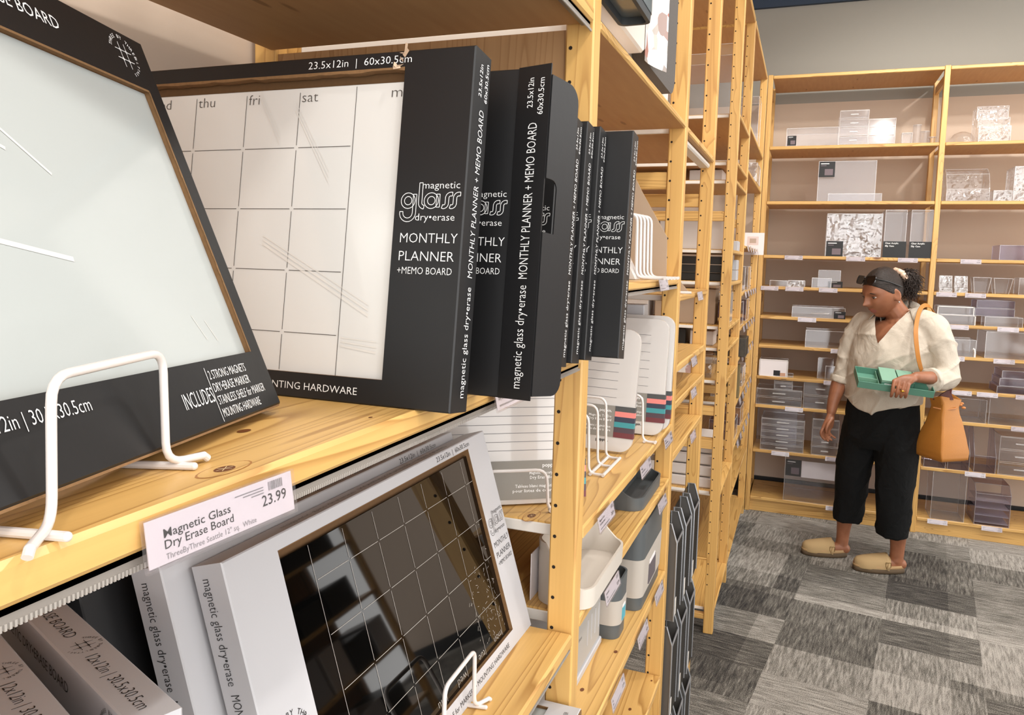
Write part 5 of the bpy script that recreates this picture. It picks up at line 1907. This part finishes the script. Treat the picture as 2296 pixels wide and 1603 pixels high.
# turned-up collar: a band round the neck that folds outward at the front
for s in (-1, 1):
    top, bot, fold = [], [], []
    for i in range(13):
        a = R(-178 + 128 * i / 12) if s > 0 else R(178 - 128 * i / 12)
        d = FD * math.cos(a) + SD * math.sin(-a)
        c = Vector((.470, 4.440, 0))
        f = i / 12
        bot.append(c + d * (.080 + .014 * f) + Vector((0, 0, 1.375 - .050 * f)))
        top.append(c + d * (.078 + .022 * f) + Vector((0, 0, 1.432 - .035 * f)))
        fold.append(c + d * (.104 + .048 * f) + Vector((0, 0, 1.388 - .056 * f)))
    for i in range(12):
        col.add([bot[i], bot[i + 1], top[i + 1], top[i]], [(0, 1, 2, 3)])
        col.add([top[i], top[i + 1], fold[i + 1], fold[i]], [(0, 1, 2, 3)])
me = mesh_of(col)
bm = bmesh.new()
bm.from_mesh(me)
bmesh.ops.remove_doubles(bm, verts=bm.verts, dist=.0005)
bmesh.ops.solidify(bm, geom=bm.faces, thickness=.003)
bm.to_mesh(me)
bm.free()
part(me, 'collar', LINEN)
for c, d, r_ in (((.602, 4.214, 1.068), (.055, .062, .0), .057), ((.2145, 4.4905, .998), (.012, .006, .045), .058)):
    cf = MB()
    c, d = Vector(c), Vector(d).normalized()
    cf.tube([c - d * .018, c - d * .016, c + d * .012, c + d * .018], [r_ * .97, r_ * 1.04, r_ * 1.05, r_ * .98], 22)
    me = mesh_of(cf)
    bm = bmesh.new()
    bm.from_mesh(me)
    bmesh.ops.subdivide_edges(bm, edges=bm.edges, cuts=2, use_grid_fill=True)
    for v in bm.verts:
        v.co += v.normal * .004 * noise.noise(v.co * 45)
    bm.to_mesh(me)
    bm.free()
    part(me, 'rolled_cuff', LINEN)

# trousers
pa = MB()
trunk(pa, [(.415, 4.435, .98, .165, .118), (.417, 4.435, .90, .178, .130), (.418, 4.437, .80, .186, .140), (.412, 4.44, .72, .178, .138), (.40, 4.445, .66, .150, .11)], R(-24), 28)


def leg(rs):
    q = spline(rs, 5)
    pa.ring([[(x + rx * math.cos(a), y + ry * math.sin(a), z) for a in [2 * PI * i / 22 for i in range(22)]] for x, y, z, rx, ry in q])


leg([(.335, 4.49, .80, .100, .12), (.320, 4.495, .66, .098, .115), (.302, 4.505, .53, .090, .105), (.296, 4.525, .38, .084, .095), (.294, 4.545, .27, .079, .088), (.294, 4.552, .215, .078, .084)])
leg([(.487, 4.40, .80, .105, .125), (.492, 4.395, .66, .104, .118), (.494, 4.395, .53, .096, .108), (.498, 4.405, .38, .087, .096), (.502, 4.42, .27, .081, .088), (.504, 4.425, .200, .080, .084)])
me = remesh(pa, .0060, 3, .5)
bm = bmesh.new()
bm.from_mesh(me)
for v in bm.verts:
    p = v.co
    q = Vector((p.x * 11, p.y * 11, p.z * 5 + p.x * 4))
    g = 1 - abs(noise.noise(Vector((p.x * 9 - p.z * 6, p.y * 8, p.z * 3))))
    v.co = p + v.normal * (.007 * noise.noise(q) + .008 * (g ** 6 - .4))
bm.to_mesh(me)
bm.free()
part(me, 'trousers', PANTS)

# clogs
SUEDE = plain('tan_suede', '#B79B70', .9, bump=.35, bscale=350)
SOLE = plain('brown_sole', '#5B4A36', .8)
CORK = plain('pale_cork', '#B08F66', .8)


def clog(heel, toe, s):
    h, t = Vector((*heel, 0)), Vector((*toe, 0))
    f = (t - h).normalized()
    L = (t - h).length
    side = Vector((-f.y, f.x, 0))
    M = Matrix(((f.x, side.x, 0, h.x), (f.y, side.y, 0, h.y), (0, 0, 1, 0), (0, 0, 0, 1)))
    out = []
    N_ = 36
    for i in range(N_):
        a = 2 * PI * i / N_
        u = .5 - .5 * math.cos(a)
        hw = .030 + .020 * math.sin(PI * min(1, u * .62 + .18)) + (.006 * u)
        x = L * u
        y = hw * math.copysign(abs(math.sin(a)) ** .62, math.sin(a))
        out.append((x, y))
    m = MB()
    m.ring([[(x, y, .002) for x, y in out], [(x, y * 1.01, .012) for x, y in out], [(x, y, .024 + .004 * (1 - x / L)) for x, y in out]], 1)
    m.ring([[(x, y * .97, .0235) for x, y in out], [(x, y * .97, .036 + .010 * (1 - x / L)) for x, y in out], [(x * .97 + .004, y * .86, .035 + .010 * (1 - x / L)) for x, y in out]], 2)
    # closed upper over the front of the foot
    rings = []
    for i in range(13):
        u = .36 + .625 * i / 12
        x = L * u
        hw = (.044 + .008 * math.sin(PI * u)) * max(.25, 1 - max(0, (u - .78) / .22) ** 2.4 * .80)
        hh = .030 + .036 * max(.0, 1 - ((u - .38) / .66)) ** .75 + .008
        if i == 12:
            hh = .034
        rings.append([(x, hw * math.cos(b), .026 + (hh if math.sin(b) > 0 else 0) * max(0, math.sin(b)) ** .8) for b in [PI * q / 14 for q in range(15)]] + [(x, -hw * .98, .020), (x, hw * .98, .020)])
    m.ring(rings, 0)
    # rim wall round the heel
    wall = []
    for x, y in out:
        if x < L * .40:
            wall.append((x, y))
    m.add([(x, y, .030) for x, y in wall], [], 0)
    me = mesh_of(m)
    mi_ = list(m.m)
    for v in me.vertices:
        v.co = M @ v.co
    o = part(me, 'clog', [SUEDE, SOLE, CORK])
    for p, q in zip(o.data.polygons, mi_):
        p.material_index = q
    st = MB()
    pts = []
    for i in range(13):
        b = PI * i / 12
        u = .40 - .07 * math.sin(b)
        pts.append(M @ Vector((L * u, .0535 * math.cos(b), (.030 + .048 * math.sin(b) ** .9))))
    st.tube(pts, .0075, 8)
    for p in range(len(st.v)):
        pass
    part(mesh_of(st), 'clog_strap', SUEDE)
    bk_ = MB()
    c = M @ Vector((L * .385, -.050 * s, .052))
    e1, e2 = f * .013, Vector((0, 0, .012))
    bk_.tube([c - e1 - e2, c + e1 - e2, c + e1 + e2, c - e1 + e2], .0018, 6, 0, None, True)
    part(mesh_of(bk_), 'buckle', plain('bronze_buckle', '#8C7448', .35, metal=.8))


clog((.578, 4.452), (.325, 4.384), -1)
clog((.303, 4.570), (.066, 4.512), -1)
rg = MB()
rg.tube([Vector((.4625, 4.0652, 1.024)) + Vector((.0102 * math.cos(a), .0102 * math.sin(a), .0015 * math.sin(a))) for a in [2 * PI * i / 20 for i in range(20)]], .0026, 8, 0, None, True)
rg.ball((.462, 4.0545, 1.024), (.0058, .0030, .0058))
part(mesh_of(rg), 'ring', plain('gold', '#D6A749', .25, metal=1))

# sunglasses pushed up on the head
sg = thing('sunglasses', 'black sunglasses pushed up on the woman\'s dark hair', 'sunglasses', HC)
sg.rotation_euler = (HM.to_3x3().normalized()).to_euler()
DK = plain('black_acetate', '#0D0C0C', .25, coat=.4)
for s in (1, -1):
    m = MB()
    Ml = Matrix.Translation((.082, s * .0355, .095)) @ Matrix.Rotation(R(s * 10), 4, 'Z') @ Matrix.Rotation(R(-38), 4, 'Y')
    o_ = rrect(-.030, -.024, .030, .022, [.018, .018, .010, .010])
    i_ = rrect(-.024, -.018, .024, .016, [.014, .014, .008, .008])
    Mp = Ml @ Matrix(((0, 0, 1, 0), (1, 0, 0, 0), (0, 1, 0, 0), (0, 0, 0, 1)))
    m.ring([[(x, y, 0) for x, y in o_], [(x, y, .006) for x, y in o_], [(x, y, .006) for x, y in i_], [(x, y, 0) for x, y in i_]], 0, Mp, False, True)
    build(m, 'rim', DK, sg)
    build(MB().prism(i_, .002, 0, Mp @ Matrix.Translation((0, 0, .002))), 'lens', plain('smoked_lens', '#15110F', .06, coat=.6), sg)
    build(MB().tube([(.076, s * .066, .100), (.02, s * .087, .066), (-.045, s * .087, .018)], [.0038, .0034, .0028], 8), 'temple', DK, sg)
build(MB().tube([(.088, -.008, .098), (.091, 0, .101), (.088, .008, .098)], .0032, 8), 'bridge', DK, sg)

# ------------------------------------------------------------------ what she carries
TRO = Vector((.2665, 4.100, 1.020))
tr_ = thing('drawer_tray', 'teal green drawer tray held in the woman\'s left hand', 'tray', TRO)
ux = Vector((.338, .036, -.030)).normalized()
uy = Vector((-.028, .150, .055))
uy = (uy - ux * uy.dot(ux)).normalized()
uz = ux.cross(uy)
tr_.rotation_euler = Matrix((ux, uy, uz)).transposed().to_euler()
TEAL = plain('teal_green_board', '#5A8C79', .55)
TEALI = plain('pale_teal_board', '#7FA893', .55)
W_, D_, H_ = .342, .165, .036
build(shell(MB(), W_, D_, H_, False, .003).bevel(.0008), 'tray', TEAL, tr_)
build(MB().box((.004, .070, .004), (.098, .073, .024)).box((.096, .004, .004), (.099, D_ - .004, .026)), 'divider', TEALI, tr_)
for i, (a, b_, c_, h_) in enumerate(((.104, .010, .074, .052), (.186, .040, .070, .050), (.262, .060, .066, .050))):
    g = thing('small_box', 'small teal box in the tray, %s' % ('with a white label on its side', 'in the middle behind the hand', 'rightmost under the forearm')[i], 'box', tr_.matrix_basis @ Vector((a, b_, .0035)) if False else (0, 0, 0), group='small teal boxes in the tray')
    MT = Matrix((ux, uy, uz)).transposed().to_4x4()
    MT.translation = TRO
    g.location = MT @ Vector((a, b_, .0035))
    g.rotation_euler = tr_.rotation_euler
    build(MB().box((0, 0, 0), (c_, .150 - b_, h_ - .002)).bevel(.001), 'body', TEAL, g)
    build(MB().box((-.001, -.001, h_ - .012), (c_ + .001, .151 - b_, h_)).bevel(.001), 'lid', TEALI, g)
    if i == 0:
        lb = MB().box((.014, -.0016, .006), (.066, -.001, .034))
        for q in range(5):
            lb.box((.019 + .0022 * q, -.0019, .020), (.0202 + .0022 * q, -.0016, .031), 1)
        for q in range(3):
            lb.box((.034, -.0019, .012 + .006 * q), (.060, -.0016, .0135 + .006 * q), 2)
        build(lb, 'label', [MAT['paper'], MAT['black_ink'], MAT['grey_ink']], g)

# tan bucket bag
bag = thing('shoulder_bag', 'tan leather bucket bag hanging at the woman\'s left hip', 'handbag', (.690, 4.340, .66))
LEA = plain('tan_leather', '#B4752E', .5, bump=.25, bscale=260, var=.12)
DKL = plain('dark_red_leather_cord', '#5E2A20', .5)
lv = []
for z, w_, d_, pin in ((.0, .075, .075, 0), (.008, .088, .088, 0), (.05, .090, .086, .0), (.15, .076, .066, .1), (.235, .060, .046, .25), (.275, .057, .040, .3), (.312, .068, .038, .2)):
    r = rrect(-w_, -d_, w_, d_, min(w_, d_) * (.10 + .5 * pin), 5)
    a0 = R(38)
    ring_ = []
    for i, (x, y) in enumerate(r):
        an = math.atan2(y, x)
        k_ = 1 - pin * .22 * (math.cos(an * 4 + .6) * .5 + .5)
        ring_.append((x * k_ * math.cos(a0) - y * k_ * math.sin(a0), x * k_ * math.sin(a0) + y * k_ * math.cos(a0), z + .012 * math.sin(an * 2) * (z / .31)))
    lv.append(ring_)
bmb = MB()
q = []
for a, b_ in zip(lv[:-1], lv[1:]):
    for t in (0, .34, .67):
        q.append([tuple(p[j] * (1 - t) + r[j] * t for j in range(3)) for p, r in zip(a, b_)])
q.append(lv[-1])
inner = [[(x * .93, y * .93, z - .004) for x, y, z in lv[-1]], [(x * .80, y * .80, z) for x, y, z in lv[-3]]]
bmb.ring(q + inner)
for v in bmb.v:
    v += Vector((noise.noise(v * 14), noise.noise(v * 14 + Vector((5, 0, 0))), 0)) * .007
b_o = build(bmb, 'bag_body', LEA, bag, angle=60)
dr = MB()
dr.tube([(-.060, -.052, .262), (-.010, -.062, .255), (.040, -.030, .262), (.062, .020, .268), (.074, .026, .272)], .0035, 7)
for c in ((.070, .020, .274), (.084, .012, .262), (.078, .034, .280)):
    dr.ball(c, (.010, .008, .007))
build(dr, 'drawstring', plain('tan_leather_cord', '#C07E45', .5), bag)
fl_ = MB()
fl_.ring([[(-.048, -.020, .300), (-.042, -.038, .300), (.030, -.036, .305), (.030, -.018, .305)], [(-.030, -.022, .325), (-.028, -.034, .325), (.020, -.036, .330), (.022, -.020, .330)], [(.000, -.024, .350), (.002, -.032, .350), (.018, -.032, .356), (.018, -.024, .356)]])
fl_.tube([(-.06, -.028, .302), (-.02, -.034, .300), (.012, -.030, .322), (.016, -.028, .360), (.012, -.028, .368)], .006, 8)
build(fl_, 'dark_flap', DKL, bag)
sp = spline([(-.060, .010, .300), (-.105, -.060, .400), (-.140, -.128, .470), (-.160, -.140, .545), (-.170, -.110, .650), (-.150, -.030, .738), (-.115, .045, .765), (-.070, .115, .735), (-.030, .150, .62), (.010, .135, .45), (.030, .060, .310)], 6)
st = MB()
for i in range(len(sp) - 1):
    a, b_ = Vector(sp[i]), Vector(sp[i + 1])
rings = []
for i in range(len(sp)):
    p = Vector(sp[i])
    t = (Vector(sp[min(i + 1, len(sp) - 1)]) - Vector(sp[max(i - 1, 0)])).normalized()
    nrm = (p - Vector((-.22, .06, p.z - .05))).normalized()
    w = t.cross(nrm).normalized() * .0105
    nn = w.cross(t).normalized() * .0016
    rings.append([p + w + nn, p - w + nn, p - w - nn, p + w - nn])
st.ring(rings)
build(st, 'strap', LEA, bag)
